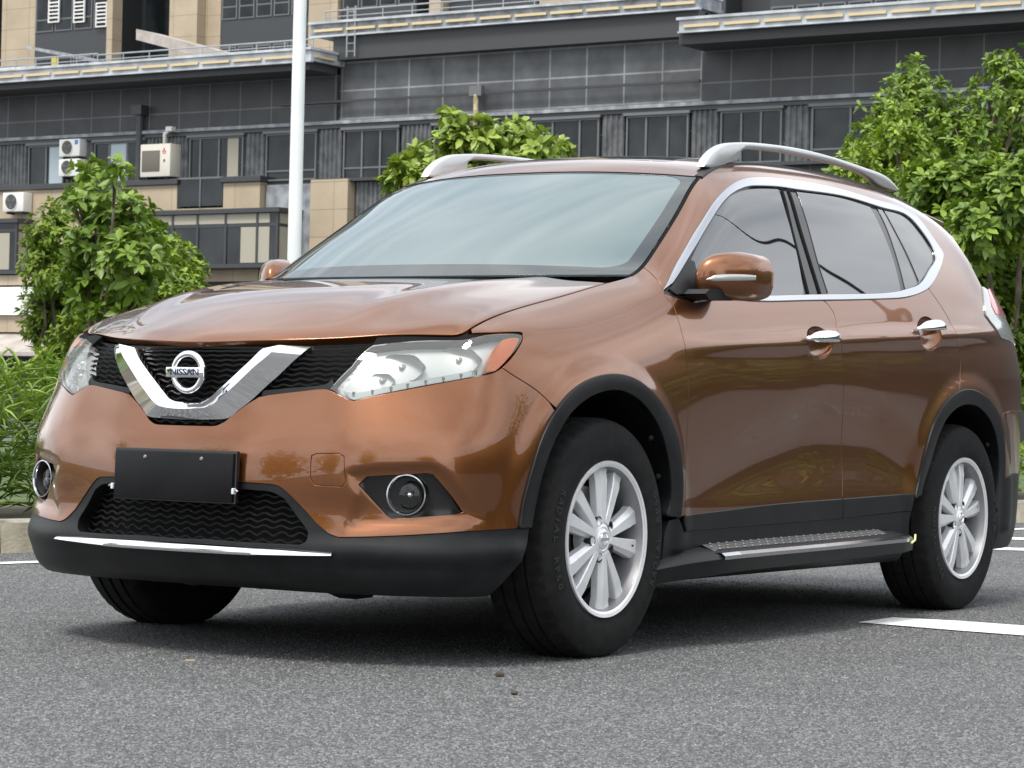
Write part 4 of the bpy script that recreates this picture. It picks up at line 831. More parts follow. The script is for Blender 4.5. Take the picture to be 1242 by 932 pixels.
# ---- running boards, floor
def running_board(y):
    fl = lambda pts: [(x, y*yy, z) for x, yy, z in pts]
    st = [(.30, .900, .20, .262), (.45, .935, .212, .278), (.58, .972, .222, .288), (.70, .985, .228, .292), (1.3, .995, .236, .298), (1.95, .988, .244, .304), (2.07, .970, .250, .304), (2.115, .93, .258, .302)]
    V = []; F = []
    for x, yo, z0, z1 in st: V += fl([(x, -.84, z1+.030), (x, -yo+.012, z1), (x, -yo, z1-.012), (x, -yo+.004, z0+.006), (x, -yo+.03, z0), (x, -.80, z0)])
    n = len(st)
    for i in range(n-1):
        for j in range(5): F.append((6*i+j, 6*i+j+1, 6*i+7+j, 6*i+6+j))
    F += [tuple(range(6)), tuple(range(6*n-6, 6*n))]
    mb = MB(); mb.add(V, F); b = mb.build('running_board', M['black_plastic'], car, smooth=True, auto=35)
    V = []; mb = MB(); st2 = [(.60, .976, .2895), (.70, .984, .2922), (1.3, .994, .2982), (1.95, .987, .3042), (2.04, .977, .3045)]
    for x, yo, z in st2: V += fl([(x, -yo+.045, z+.0045), (x, -yo+.010, z+.005), (x, -yo-.003, z-.004), (x, -yo-.003, z-.016)])
    mb.add(V, [(4*i+j, 4*i+j+1, 4*i+5+j, 4*i+4+j) for i in range(4) for j in range(3)]); mb.build('step_edge', M['satin_chrome'], b, smooth=False)
    V = []; mb = MB(); st3 = [(.62, .935, .293), (.8, .942, .295), (1.3, .947, .3005), (1.95, .938, .3065)]
    for x, yo, z in st3: V += fl([(x, -.858, z+.033), (x, -yo, z+.003)])
    mb.add(V, [(2*i, 2*i+1, 2*i+3, 2*i+2) for i in range(3)])
    k = 0
    for i in range(46):
        x = .64+i*.028
        for j in range(2):
            yy = .872+.036*j+(.018 if i % 2 else 0); z = .2985+.0085*(x-.62)+(.942-yy)*.36
            mb.add(fl([(x-.011, -yy, z), (x, -yy-.006, z+.001), (x+.011, -yy, z), (x, -yy+.006, z+.005)]), [(0, 1, 2, 3)])
    mb.build('step_tread', M['steel'], b)
    if y == 1:
        mb = MB(); mb.tube([(2.005, -.990, .283), (2.03, -.993, .294), (2.05, -.985, .312)], .004, 6); mb.build('torn_film', mat('film', (.62, .62, .30), .5), b)
running_board(1); running_board(-1)
mb = MB(); mb.box((-.70, -.60, .235), (3.35, .60, .50)); mb.box((.52, -.82, .24), (2.14, .82, .52)); mb.box((-.60, -.50, .5), (3.2, .50, .90)); mb.build('underbody', M['matte_black'], car)
mb = MB(); mb.box((-.78, -.36, .205), (-.3, .12, .24)); mb.prism([(-.70, .205), (-.60, .176), (-.52, .178), (-.50, .206)], -.42, -.36, 'y'); mb.build('splash_shield', M['black_plastic'], car)

# ---- wheels
RT, RW = .362, .225
def wheel(x, y_side, ang):
    """built with the outer face towards -y at the origin"""
    w = empty('wheel'); w.parent = car
    w.location = (x, y_side*.7875, .3535); w.rotation_euler = (0, ang, 0) if y_side < 0 else (0, ang, math.pi)
    h = RW/2
    tread = [(RT-.012, -h+.018), (RT-.004, -h+.032), (RT-.001, -h+.05)]
    tr = [(.226, -h+.012), (.232, -h+.006), (.244, -h+.002), (.262, -h-.002), (.290, -h-.004), (.318, -h), (.338, -h+.006), (.348, -h+.012), (RT-.007, -h+.022), (RT-.002, -h+.038)]
    for g in (-.045, 0, .045): tr += [(RT, g-.006), (RT-.008, g-.0045), (RT-.008, g+.0045), (RT, g+.006)]
    tr += [(r, -q) for r, q in tr[:10][::-1]]
    mb = MB(); n = 144; k = len(tr); V = []; F = []
    for j in range(n):
        a = 2*math.pi*j/n
        for r, yy in tr:
            rr = r
            if r > RT-.012 and abs(yy) > .070 and j % 3 == 0: rr = r-.006
            V.append((rr*math.cos(a), yy, rr*math.sin(a)))
    for j in range(n):
        for i in range(k-1): F.append((j*k+i, ((j+1) % n)*k+i, ((j+1) % n)*k+i+1, j*k+i+1))
    mb.add(V, F); ty = mb.build('tyre', M['rubber'], w, smooth=True, auto=38)
    # raised lettering round the sidewall
    for txt, a0, rad, sz in (('RADIAL', 208, .300, .034), ('RP50', 170, .300, .034), ('RADIAL', 28, .300, .034), ('RP50', -10, .300, .034)):
        for i, ch in enumerate(txt):
            a = R(a0-i*5.2); ez = Vector((0, -1, 0)); ey = Vector((-math.cos(a), 0, math.sin(a)))*-1; ex_ = ey.cross(ez)
            p = Vector((-rad*math.cos(a), -h-.0043, rad*math.sin(a)))
            text_mesh('tyre_lettering', ch, sz, M['tyre_text'], ty, frame_mtx(p, ex_, ey, ez), .0006, .0004)
    rim = [(.2315, -h+.004), (.2335, -h+.000), (.2335, -h+.010), (.226, -h+.012), (.2235, -h+.001), (.2165, -h+.004), (.212, -h+.020), (.207, -h+.05), (.20, -h+.12), (.212, h-.01), (.226, h-.006)]
    mb = MB(); mb.lathe(rim[5:], 72); mb.build('barrel', M['barrel'], w, smooth=True, auto=30)
    mb = MB(); mb.lathe(rim[3:6], 72); mb.lathe([(.2235, -h+.0005), (.2335, -h-.0015), (.2345, -h+.008)], 72); rm = mb.build('rim', M['alloy'], w, smooth=True, auto=30)
    # five pairs of tapering, chamfered spokes
    fy = lambda r: -h+.020-.006*math.sin(min(1, r/.21)*math.pi)+(.004 if r > .19 else 0)
    for s5 in range(5):
        for sg in (-1, 1):
            th = 2*math.pi*s5/5+R(76)
            mb = MB(); V = []; F = []; N_ = 9
            for i in range(N_):
                t = i/(N_-1); r = .048+(.214-.048)*t; half = .0150+.0150*t**1.1
                ac = sg*(.262-.010*t); c = np.array([math.cos(th+ac), math.sin(th+ac)])*r; tn = np.array([-math.sin(th+ac), math.cos(th+ac)])*sg
                y0 = fy(r)+.003*math.sin(t*math.pi); crest = .30 
                for off, dy in ((-half*1.03, .030), (-half, .0035), (-half*.90, .0005), (half*.42, .0), (half, .0125), (half*1.03, .034)):
                    q = c+tn*off; V.append((q[0], y0+dy, q[1]))
            for i in range(N_-1):
                for j in range(5): F.append((6*i+j, 6*i+j+1, 6*i+7+j, 6*i+6+j))
            F += [tuple(range(6)), tuple(range(6*N_-6, 6*N_))]
            mb.add(V, F); mb.build('spoke', M['alloy'], w, smooth=True, auto=12)
    mb = MB(); mb.lathe([(0, -h+.014), (.030, -h+.0145), (.0325, -h+.018), (.036, -h+.016), (.050, -h+.020), (.064, -h+.028), (.070, -h+.045), (.068, -h+.08)], 48); hub = mb.build('hub', M['alloy'], w, smooth=True, auto=35)
    mb = MB(); mb.lathe([(0, -h+.0105), (.024, -h+.0115), (.029, -h+.014), (.030, -h+.017)], 36); cap = mb.build('centre_cap', M['alloy'], w, smooth=True, auto=30)
    mb = MB(); mb.lathe([(.0165, -h+.0112), (.0175, -h+.0090), (.0205, -h+.0090), (.0215, -h+.0118)], 36); mb.box((-.024, -h+.0085, -.0038), (.024, -h+.0125, .0038)); mb.build('cap_emblem', M['chrome'], cap)
    for s5 in range(5):
        a = 2*math.pi*s5/5+R(76)
        c = (.0575*math.cos(a+math.pi/5), .0575*math.sin(a+math.pi/5))
        mb = MB(); mb.lathe([(.0155, -h+.019), (.0135, -h+.017), (.0125, -h+.026), (.012, -h+.045), (0, -h+.045)], 20, 'y', (c[0], 0, c[1])); lh = mb.build('lug_well', M['cast_dark'], w, smooth=True, auto=40)
        mb = MB(); mb.lathe([(.0105, -h+.045), (.0105, -h+.030), (.008, -h+.026), (0, -h+.026)], 6, 'y', (c[0], 0, c[1])); mb.build('lug_nut', M['chrome'], lh)
    mb = MB(); mb.lathe([(.06, -h+.09), (.155, -h+.085), (.157, -h+.105), (.06, -h+.11)], 48); mb.build('brake_disc', M['steel'], w, smooth=True, auto=30)
    mb = MB(); mb.box((-.175, -h+.065, -.07), (-.115, -h+.14, .07), .012); mb.build('brake_caliper', M['cast_dark'], w)
    mb = MB(); mb.lathe([(.0, -h+.12), (.20, -h+.121)], 40); mb.build('brake_shield', M['matte_black'], w)
    mb = MB(); a = R(-8); mb.tube([(.205*math.cos(a), -h+.03, .205*math.sin(a)), (.178*math.cos(a), -h+.022, .178*math.sin(a))], [.0045, .0035], 8); mb.build('valve', M['rubber'], w)
    return w
wheel(0.004, -1, R(0)); wheel(2.700, -1, R(-20)); wheel(0.004, 1, R(20)); wheel(2.700, 1, R(40))
# ================================================================== THE PLACE
def node_mat(name): m = mat(name); return m, m.node_tree.nodes, m.node_tree.links, bsdf(m)
# asphalt with pale and dark stone grains
m, n, l, b = node_mat('asphalt'); tc = n.new('ShaderNodeTexCoord')
v1 = n.new('ShaderNodeTexVoronoi'); v1.inputs['Scale'].default_value = 150
n1 = n.new('ShaderNodeTexNoise'); n1.inputs['Scale'].default_value = 1.1; n1.inputs['Detail'].default_value = 7; n1.inputs['Roughness'].default_value = .65
n2 = n.new('ShaderNodeTexNoise'); n2.inputs['Scale'].default_value = 230; n2.inputs['Detail'].default_value = 3
r1 = n.new('ShaderNodeValToRGB'); cr = r1.color_ramp
cr.elements[0].position = .30; cr.elements[0].color = (.034, .036, .038, 1); cr.elements[1].position = .80; cr.elements[1].color = (.20, .20, .197, 1)
e = cr.elements.new(.55); e.color = (.066, .069, .072, 1); e = cr.elements.new(.68); e.color = (.097, .10, .104, 1)
sx = n.new('ShaderNodeSeparateColor'); a1 = n.new('ShaderNodeMath'); a1.operation = 'MULTIPLY_ADD'; a1.inputs[1].default_value = .66
l.new(tc.outputs['Object'], v1.inputs['Vector']); l.new(tc.outputs['Object'], n1.inputs['Vector']); l.new(tc.outputs['Object'], n2.inputs['Vector'])
l.new(v1.outputs['Color'], sx.inputs[0]); l.new(sx.outputs[0], a1.inputs[0])
a2 = n.new('ShaderNodeMath'); a2.operation = 'MULTIPLY_ADD'; a2.inputs[1].default_value = .50; a2.inputs[2].default_value = -.03; l.new(n2.outputs[0], a2.inputs[0]); l.new(a2.outputs[0], a1.inputs[2]); l.new(a1.outputs[0], r1.inputs[0])
mr = n.new('ShaderNodeMapRange'); mr.inputs['From Min'].default_value = .3; mr.inputs['From Max'].default_value = .7; mr.inputs['To Min'].default_value = .80; mr.inputs['To Max'].default_value = 1.12; l.new(n1.outputs[0], mr.inputs[0])
mx = n.new('ShaderNodeMixRGB'); mx.blend_type = 'MULTIPLY'; mx.inputs[0].default_value = 1; l.new(r1.outputs[0], mx.inputs[1]); l.new(mr.outputs[0], mx.inputs[2]); l.new(mx.outputs[0], b.inputs['Base Color'])
b.inputs['Roughness'].default_value = .82
bp = n.new('ShaderNodeBump'); bp.inputs['Strength'].default_value = .55; bp.inputs['Distance'].default_value = .004; l.new(a1.outputs[0], bp.inputs['Height']); l.new(bp.outputs[0], b.inputs['Normal'])
M['asphalt'] = m
M['road_paint'] = vary(mat('road_paint', (.7, .7, .68), .7), 26, (.52, .52, .50), (.80, .80, .77), .3, .55, bump=.3, bscale=160)
M['kerb'] = vary(mat('kerb', (.4, .36, .27), .85), 5, (.30, .27, .20), (.52, .47, .36), bump=.3, bscale=60)
M['kerb_top'] = vary(mat('kerb_top', (.25, .24, .21), .9), 9, (.13, .125, .11), (.36, .34, .29), bump=.3, bscale=60)
M['soil'] = vary(mat('soil', (.06, .05, .035), .95), 6, (.035, .03, .02), (.10, .085, .06), bump=.5)
M['grass_ground'] = vary(mat('grass_ground', (.05, .08, .02), .95), 3, (.03, .05, .012), (.08, .12, .03), bump=.5)
# dark panel wall with pale joints (world y, z grid)
def panels(name, c1, c2, joint, w, h, y0, z0, jw=.035, smear=1.0):
    m, n, l, b = node_mat(name); tc = n.new('ShaderNodeTexCoord'); sp = n.new('ShaderNodeSeparateXYZ'); cb = n.new('ShaderNodeCombineXYZ')
    l.new(tc.outputs['Object'], sp.inputs[0])
    for i, (o, off) in enumerate((('Y', -y0), ('Z', -z0))):
        a = n.new('ShaderNodeMath'); a.inputs[1].default_value = off; l.new(sp.outputs[o], a.inputs[0]); l.new(a.outputs[0], cb.inputs[i])
    br = n.new('ShaderNodeTexBrick'); br.offset = 0; br.inputs['Scale'].default_value = 1; br.inputs['Brick Width'].default_value = w; br.inputs['Row Height'].default_value = h; br.inputs['Mortar Size'].default_value = jw; br.inputs['Mortar Smooth'].default_value = .3; br.inputs['Bias'].default_value = 0
    br.inputs['Color1'].default_value = (*c1, 1); br.inputs['Color2'].default_value = (*c2, 1); br.inputs['Mortar'].default_value = (*joint, 1)
    l.new(cb.outputs[0], br.inputs['Vector'])
    nz = n.new('ShaderNodeTexNoise'); nz.inputs['Scale'].default_value = .9; nz.inputs['Detail'].default_value = 6; nz.inputs['Roughness'].default_value = .6; l.new(tc.outputs['Object'], nz.inputs['Vector'])
    mr = n.new('ShaderNodeMapRange'); mr.inputs['From Min'].default_value = .3; mr.inputs['From Max'].default_value = .75; mr.inputs['To Min'].default_value = 1-.35*smear; mr.inputs['To Max'].default_value = 1+.75*smear; l.new(nz.outputs[0], mr.inputs[0])
    mx = n.new('ShaderNodeMixRGB'); mx.blend_type = 'MULTIPLY'; mx.inputs[0].default_value = 1; l.new(br.outputs[0], mx.inputs[1]); l.new(mr.outputs[0], mx.inputs[2]); l.new(mx.outputs[0], b.inputs['Base Color'])
    b.inputs['Roughness'].default_value = .55; return m
M['panel_dark'] = panels('panel_dark', (.032, .0345, .037), (.039, .0415, .044), (.11, .115, .12), 1.45, 1.03, 50.37, 11.52-1.03*6, .028, .6)
M['panel_grey'] = panels('panel_grey', (.053, .057, .061), (.067, .071, .076), (.17, .18, .185), 1.46, 1.0, 35.6, 11.0-1.0*6, .035, 1.0)
M['rib_dark'] = vary(mat('rib_dark', (.08, .085, .09), .55, .1), 3, (.060, .064, .068), (.12, .127, .133))
M['frame_dark'] = mat('frame_dark', (.035, .038, .042), .45)
M['frame_grey'] = mat('frame_grey', (.115, .12, .125), .45)
M['win_glass'] = vary(mat('win_glass', (.012, .014, .016), .04, ior=1.42), .8, (.006, .008, .009), (.022, .027, .030))
M['curtain'] = mat('curtain', (.36, .43, .47), .8)
M['curtain_warm'] = mat('curtain_warm', (.33, .31, .25), .8)
M['stone'] = panels('stone', (.35, .285, .20), (.375, .305, .215), (.19, .155, .11), 1.5, .98, 50.0, 7.72, .014, .22)
M['eave_white'] = vary(mat('eave_white', (.40, .43, .47), .5), 1.5, (.30, .325, .36), (.50, .53, .56))
M['eave_grey'] = vary(mat('eave_grey', (.2, .22, .24), .55), 2.5, (.13, .14, .155), (.30, .32, .34))
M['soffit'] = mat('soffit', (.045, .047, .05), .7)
M['led_strip'] = mat('led_strip', (.55, .44, .26), .45)
M['ac_white'] = mat('ac_white', (.66, .66, .63), .45)
M['ac_cream'] = mat('ac_cream', (.60, .57, .50), .45)
M['ac_mesh'] = mat('ac_mesh', (.12, .11, .09), .6)
M['ac_dark'] = mat('ac_dark', (.05, .055, .06), .5)
M['pipe_white'] = mat('pipe_white', (.66, .66, .64), .5)
M['logo_red'] = mat('logo_red', (.50, .05, .04), .5)
M['logo_blue'] = mat('logo_blue', (.05, .19, .50), .5)
M['pole_white'] = vary(mat('pole_white', (.74, .77, .80), .35), 1.2, (.68, .71, .75), (.80, .82, .84))
M['awning'] = vary(mat('awning', (.36, .32, .29), .7), 2, (.30, .27, .24), (.42, .38, .35))
M['sign_white'] = mat('sign_white', (.80, .80, .80), .6)
M['shop_dark'] = mat('shop_dark', (.02, .02, .022), .4)
M['rail_grey'] = mat('rail_grey', (.30, .32, .33), .45, .5)
M['led_black'] = mat('led_black', (.008, .008, .008), .5)
M['led_red'] = mat('led_red', (.9, .03, .03), .5, emit=.9)

# ---- ground
GZ = lambda px, py, z=0.0: on_plane(px, py, 2, z)
mb = MB(); mb.add([(-150, -200, 0), (250, -200, 0), (250, 250, 0), (-150, 250, 0)], [(0, 1, 2, 3)]); o = mb.build('road', M['asphalt'], recalc=False); tag(o, kind='structure')
ka, kb_ = GZ(0, 671.5), GZ(1242, 634); kd = (kb_-ka)/np.linalg.norm(kb_-ka); kn = np.array([-kd[1], kd[0], 0])      # kn points away from the camera
A0, A1 = ka-kd*60, kb_+kd*70
def strip(name, p0, p1, d0, d1, z, m, kind='structure', label=None, cat_=None):
    mb = MB(); mb.add([p0+kn*d0+[0, 0, z], p1+kn*d0+[0, 0, z], p1+kn*d1+[0, 0, z], p0+kn*d1+[0, 0, z]], [(0, 1, 2, 3)]); o = mb.build(name, m, recalc=False); tag(o, label, cat_, None, kind); return o
# kerb of separate stones cast in one run
mb = MB(); L_ = np.linalg.norm(A1-A0); k = 0
while k < L_-1:
    p, q = A0+kd*(k+.004), A0+kd*(k+.994)
    bz = .155
    V = [p, q, q+kn*.012+[0, 0, bz-.012], p+kn*.012+[0, 0, bz-.012], q+kn*.03+[0, 0, bz], p+kn*.03+[0, 0, bz], q+kn*.16+[0, 0, bz], p+kn*.16+[0, 0, bz]]
    mb.mi = mb.mi; mb.cur = 0; mb.add(V, [(0, 1, 2, 3)]); mb.cur = 1; mb.add(V, [(3, 2, 4, 5), (5, 4, 6, 7)]); k += 1.0
kerb = mb.build('kerb', [M['kerb'], M['kerb_top']], recalc=False); tag(kerb, kind='structure')
bed = strip('planting_bed', A0, A1, .16, 1.9, .13, M['soil'])
lawn = strip('verge', A0, A1, 1.9, 22, .10, M['grass_ground'])
la, lb = GZ(0, 684.2), GZ(82, 681.2); ld = (lb-la)/np.linalg.norm(lb-la); ln_ = np.array([-ld[1], ld[0], 0])
def paint_quad(name, pts): mb = MB(); mb.add([(p[0], p[1], .004) for p in pts], [tuple(range(len(pts)))]); o = mb.build(name, M['road_paint'], recalc=False); tag(o, kind='structure'); return o
off0 = -((ka-la)@kn)
paint_quad('road_line', [A0+kn*(off0-.05), A1+kn*(off0-.05), A1+kn*(off0+.06), A0+kn*(off0+.06)])
for (y0, y1, e0, e1) in ((651, 653.6, 653, 655.6), (662.8, 665.6, 665.8, 668.8)):
    p0, p1, p2, p3 = GZ(1150, y0), GZ(1150, y1), GZ(1242, e1), GZ(1242, e0); d = p3-p0; d2 = p2-p1
    paint_quad('road_line', [p0-d*.1, p1-d2*.1, p2+d2*6, p3+d*6])
paint_quad('road_marking', [GZ(1040, 756.2), GZ(1085, 759.8), GZ(1160, 766), GZ(1242, 772.2), GZ(1300, 777), GZ(1300, 764.5), GZ(1242, 760.2), GZ(1160, 754.2), GZ(1083, 750.2)][::-1])

# ---- leaves and trees
def leaf_mat(name, c_old, c_new, trans=.25):
    m, n, l, b = node_mat(name); at = n.new('ShaderNodeAttribute'); at.attribute_name = 'tone'; rp = n.new('ShaderNodeValToRGB')
    rp.color_ramp.elements[0].color = (*c_old, 1); rp.color_ramp.elements[1].color = (*c_new, 1); l.new(at.outputs['Fac'], rp.inputs[0]); l.new(rp.outputs[0], b.inputs['Base Color'])
    b.inputs['Roughness'].default_value = .42; b.inputs['Specular IOR Level'].default_value = .4
    t = n.new('ShaderNodeBsdfTranslucent'); g = n.new('ShaderNodeMixRGB'); g.blend_type = 'MULTIPLY'; g.inputs[0].default_value = 1; g.inputs[2].default_value = (1.0, 1.0, .45, 1); l.new(rp.outputs[0], g.inputs[1]); l.new(g.outputs[0], t.inputs[0])
    ms = n.new('ShaderNodeMixShader'); ms.inputs[0].default_value = trans; o = [q for q in n if q.type == 'OUTPUT_MATERIAL'][0]
    l.new(b.outputs[0], ms.inputs[1]); l.new(t.outputs[0], ms.inputs[2]); l.new(ms.outputs[0], o.inputs[0]); return m
M['leaf_mid'] = leaf_mat('leaf_mid', (.105, .185, .024), (.38, .50, .06))
M['leaf_dark'] = leaf_mat('leaf_dark', (.078, .148, .024), (.29, .41, .055))
M['leaf_light'] = leaf_mat('leaf_light', (.13, .21, .035), (.40, .50, .10))
M['leaf_blade'] = leaf_mat('leaf_blade', (.075, .150, .025), (.28, .40, .075))
M['leaf_hedge'] = leaf_mat('leaf_hedge', (.09, .16, .02), (.32, .42, .05))
M['bark'] = vary(mat('bark', (.12, .09, .06), .9), 12, (.07, .055, .04), (.19, .155, .115), bump=.6, stretch=(1, 1, .25))
M['twig_grey'] = mat('twig_grey', (.26, .25, .23), .8)
def leaves(name, P, D, U, Ln, Wd, tone, m, parent=None, droop=.25, rng=RNG):
    """one folded, pointed leaf per row: base point P, direction D, up U, length Ln, width Wd"""
    n = len(P); D = D/np.linalg.norm(D, axis=1, keepdims=True); S = np.cross(D, U); S /= np.linalg.norm(S, axis=1, keepdims=True)+1e-9; U = np.cross(S, D)
    Ln = Ln[:, None]; Wd = Wd[:, None]; g = np.array([0, 0, -1.0])
    mid = P+D*Ln*.5+g*Ln*droop*.18; tip = P+D*Ln+g*Ln*droop*.7
    q1 = P+D*Ln*.28; q2 = P+D*Ln*.68+g*Ln*droop*.3
    V = np.stack([P, q1+S*Wd*.42+U*Wd*.13, q2+S*Wd*.46+U*Wd*.13, tip, q2-S*Wd*.46+U*Wd*.13, q1-S*Wd*.42+U*Wd*.13, mid], 1).reshape(-1, 3)
    base = (np.arange(n)*7)[:, None]; F = np.concatenate([base+np.array([a]) for a in ((0, 6, 1), (1, 6, 2), (2, 6, 3), (3, 6, 4), (4, 6, 5), (5, 6, 0))])
    me = bpy.data.meshes.new(name); me.vertices.add(len(V)); me.vertices.foreach_set('co', V.ravel()); me.loops.add(len(F)*3); me.loops.foreach_set('vertex_index', F.ravel().astype(np.int32))
    me.polygons.add(len(F)); me.polygons.foreach_set('loop_start', np.arange(len(F), dtype=np.int32)*3); me.update(calc_edges=True)
    at = me.attributes.new('tone', 'FLOAT', 'POINT'); at.data.foreach_set('value', np.repeat(np.clip(tone, 0, 1), 7).astype(np.float32))
    me.polygons.foreach_set('use_smooth', [True]*len(me.polygons)); me.materials.append(m); o = bpy.data.objects.new(name, me); COL.objects.link(o)
    if parent is not None: o.parent = parent
    return o
def rosettes(C, Out, per, Ln, ratio, rng, spread=.55, lift=.25):
    """per leaves radiating from each tip C that grows towards Out"""
    n = len(C); Out = Out/np.linalg.norm(Out, axis=1, keepdims=True); ref = rng.normal(size=(n, 3)); A = np.cross(Out, ref); A /= np.linalg.norm(A, axis=1, keepdims=True)+1e-9; B = np.cross(Out, A)
    Ps, Ds, Us, Ls, Ts = [], [], [], [], []
    tone0 = rng.random(n)**1.3
    for k in range(per):
        a = 2*math.pi*(k/per)+rng.normal(scale=.35, size=n); d = (A*np.cos(a)[:, None]+B*np.sin(a)[:, None])*1.0+Out*rng.normal(spread, .30, n)[:, None]; d[:, 2] += lift*rng.normal(.2, .6, n)
        Ps.append(C-Out*Ln*rng.random(n)[:, None]*.35); Ds.append(d); Us.append(Out+[0, 0, .6]); Ls.append(Ln*rng.uniform(.65, 1.15, n)); Ts.append(tone0*.65+.35*rng.random(n))
    P, D, U = (np.concatenate(q) for q in (Ps, Ds, Us)); L_ = np.concatenate(Ls); T_ = np.concatenate(Ts)
    return P, D, U, L_, L_*ratio*rng.uniform(.85, 1.15, len(L_)), T_
def tree(name, label, blobs, depth, Ln, ratio, n_tips, m, per=7, trunk=None, cat_='tree', seed=1, squash=1.0, spread_d=1.0, light_top=.25, tr=.05, twigs=0):
    """crown of leafy tips on blobs given as picture circles at a distance, trunk and limbs down to the ground"""
    rng = np.random.default_rng(seed); cs = []
    for (px, py, r) in blobs:
        dz = rng.normal(scale=.35*spread_d); c = at_depth(px, py, depth+dz); cs.append((c, r*depth/FPX))
    w = np.array([q[1]**2 for q in cs]); w /= w.sum(); ids = rng.choice(len(cs), n_tips, p=w)
    dirs = rng.normal(size=(n_tips, 3)); dirs /= np.linalg.norm(dirs, axis=1, keepdims=True); rad = rng.random(n_tips)**.33*.62+.42
    rad = np.where(rng.random(n_tips) < .3, rng.random(n_tips)*.8, rad)
    C0 = np.array([cs[i][0] for i in ids]); Rr = np.array([cs[i][1] for i in ids]); C = C0+dirs*(Rr*rad)[:, None]*[1.1*spread_d, 1.1*spread_d, squash]
    out = dirs+[0, 0, .45]
    base = at_depth(trunk[0], trunk[1], depth) if trunk else np.mean([q[0] for q in cs], 0); base[2] = .1
    root = empty(name, tuple(base)); tag(root, label, cat_)
    P, D, U, L_, W_, T_ = rosettes(C, out, per, Ln, ratio, rng)
    zt = (P[:, 2]-P[:, 2].min())/(np.ptp(P[:, 2])+1e-6)
    leaves('crown', P-base, D, U, L_, W_, T_*.85, m, root, rng=rng)
    mb = MB(); ctr_ = np.mean([q[0] for q in cs], 0)-base; hi = max(q[0][2] for q in cs)-base[2]
    fork = np.array([ctr_[0]*.35, ctr_[1]*.35, max(.5, min(q[0][2]-q[1] for q in cs)-base[2])*.75])
    mb.tube([(0, 0, 0), fork*[.5, .5, .5]+rng.normal(scale=.02, size=3), fork], [tr*1.25, tr, tr*.85], 9); tk = mb.build('trunk', M['bark'], root, smooth=True)
    for (c, r) in cs:
        e = c-base; mid = fork*.45+e*.55+rng.normal(scale=.10, size=3)*[1, 1, .5]; mb = MB(); mb.tube([fork, mid, e], [tr*.55, tr*.36, tr*.15], 6)
        for j in range(3):
            d = rng.normal(size=3); d /= np.linalg.norm(d); d[2] = abs(d[2]); mb.tube([mid*.4+e*.6, e+d*r*.45, e+d*r*.85], [tr*.22, tr*.13, tr*.06], 5)
        mb.build('limb', M['bark'], root, smooth=True)
    for j in range(twigs):
        e = cs[j % len(cs)][0]-base; mb = MB(); mb.tube([e, e+np.array([rng.normal(scale=.08), rng.normal(scale=.08), .32]), e+np.array([rng.normal(scale=.16), rng.normal(scale=.16), .62])], [.012, .008, .004], 5); mb.build('bare_twig', M['twig_grey'], root, smooth=True)
    return root
tree('broadleaf_tree', 'small tree with large drooping dark green leaves behind the left front corner of the car', [(104, 205, 18), (142, 205, 17), (120, 240, 36), (150, 262, 36), (88, 240, 18), (128, 300, 48), (165, 315, 42), (110, 345, 36), (155, 360, 36), (130, 395, 30), (178, 290, 28), (112, 425, 26), (150, 425, 26), (130, 440, 24)], 25, .145, .46, 480, M['leaf_dark'], 7, (118, 500), seed=3, tr=.055)
tree('small_leaved_tree', 'bushy tree of small yellow green leaves at the far left, left of the broadleaf tree', [(62, 285, 30), (52, 330, 30), (82, 320, 40), (60, 370, 34), (95, 380, 36), (72, 402, 16), (48, 300, 20), (70, 262, 20), (60, 410, 20), (88, 420, 24), (42, 395, 20), (58, 432, 22), (95, 440, 26), (70, 390, 26), (62, 372, 26), (90, 405, 26)], 27, .085, .42, 1400, M['leaf_mid'], 7, (80, 510), seed=5, tr=.05)
tree('small_leaved_tree', 'low rounded tree of small bright leaves just above the left end of the car bonnet', [(195, 310, 30), (215, 322, 28), (236, 328, 15), (190, 345, 30), (222, 350, 28), (180, 285, 18)], 28, .085, .42, 520, M['leaf_mid'], 7, (200, 510), seed=8, tr=.045)
tree('light_green_tree', 'pale green young tree rising behind the car roof with bare grey twigs', [(493, 207, 18), (510, 192, 20), (545, 140, 10), (556, 150, 14), (552, 172, 24), (580, 165, 24), (604, 172, 24), (630, 172, 20), (627, 152, 9), (655, 178, 20), (680, 175, 13), (530, 215, 26), (482, 222, 14), (570, 210, 30), (610, 215, 30)], 24, .13, .50, 400, M['leaf_light'], 7, (580, 500), seed=11, tr=.05, twigs=0)
tree('leafy_tree', 'tall dark green tree with upright pointed tops at the right edge, farthest back', [(1108, 84, 18), (1100, 112, 30), (1130, 120, 28), (1072, 140, 30), (1050, 175, 26), (1100, 150, 36), (1150, 145, 34), (1190, 150, 40), (1218, 80, 20), (1212, 112, 34), (1240, 120, 34), (1225, 160, 40), (1170, 185, 40), (1110, 190, 40), (1262, 90, 40), (1270, 160, 45), (1240, 210, 40)], 34, .135, .40, 1150, M['leaf_dark'], 7, (1190, 500), seed=17, tr=.09)
tree('leafy_tree', 'bright yellow green leafy tree in the middle of the right hand group of trees', [(1085, 165, 26), (1065, 190, 28), (1095, 135, 20), (1040, 205, 28), (1075, 215, 34), (1020, 215, 16), (1110, 175, 26), (1110, 225, 34)], 30, .105, .42, 640, M['leaf_mid'], 7, (1090, 500), seed=19, tr=.06)
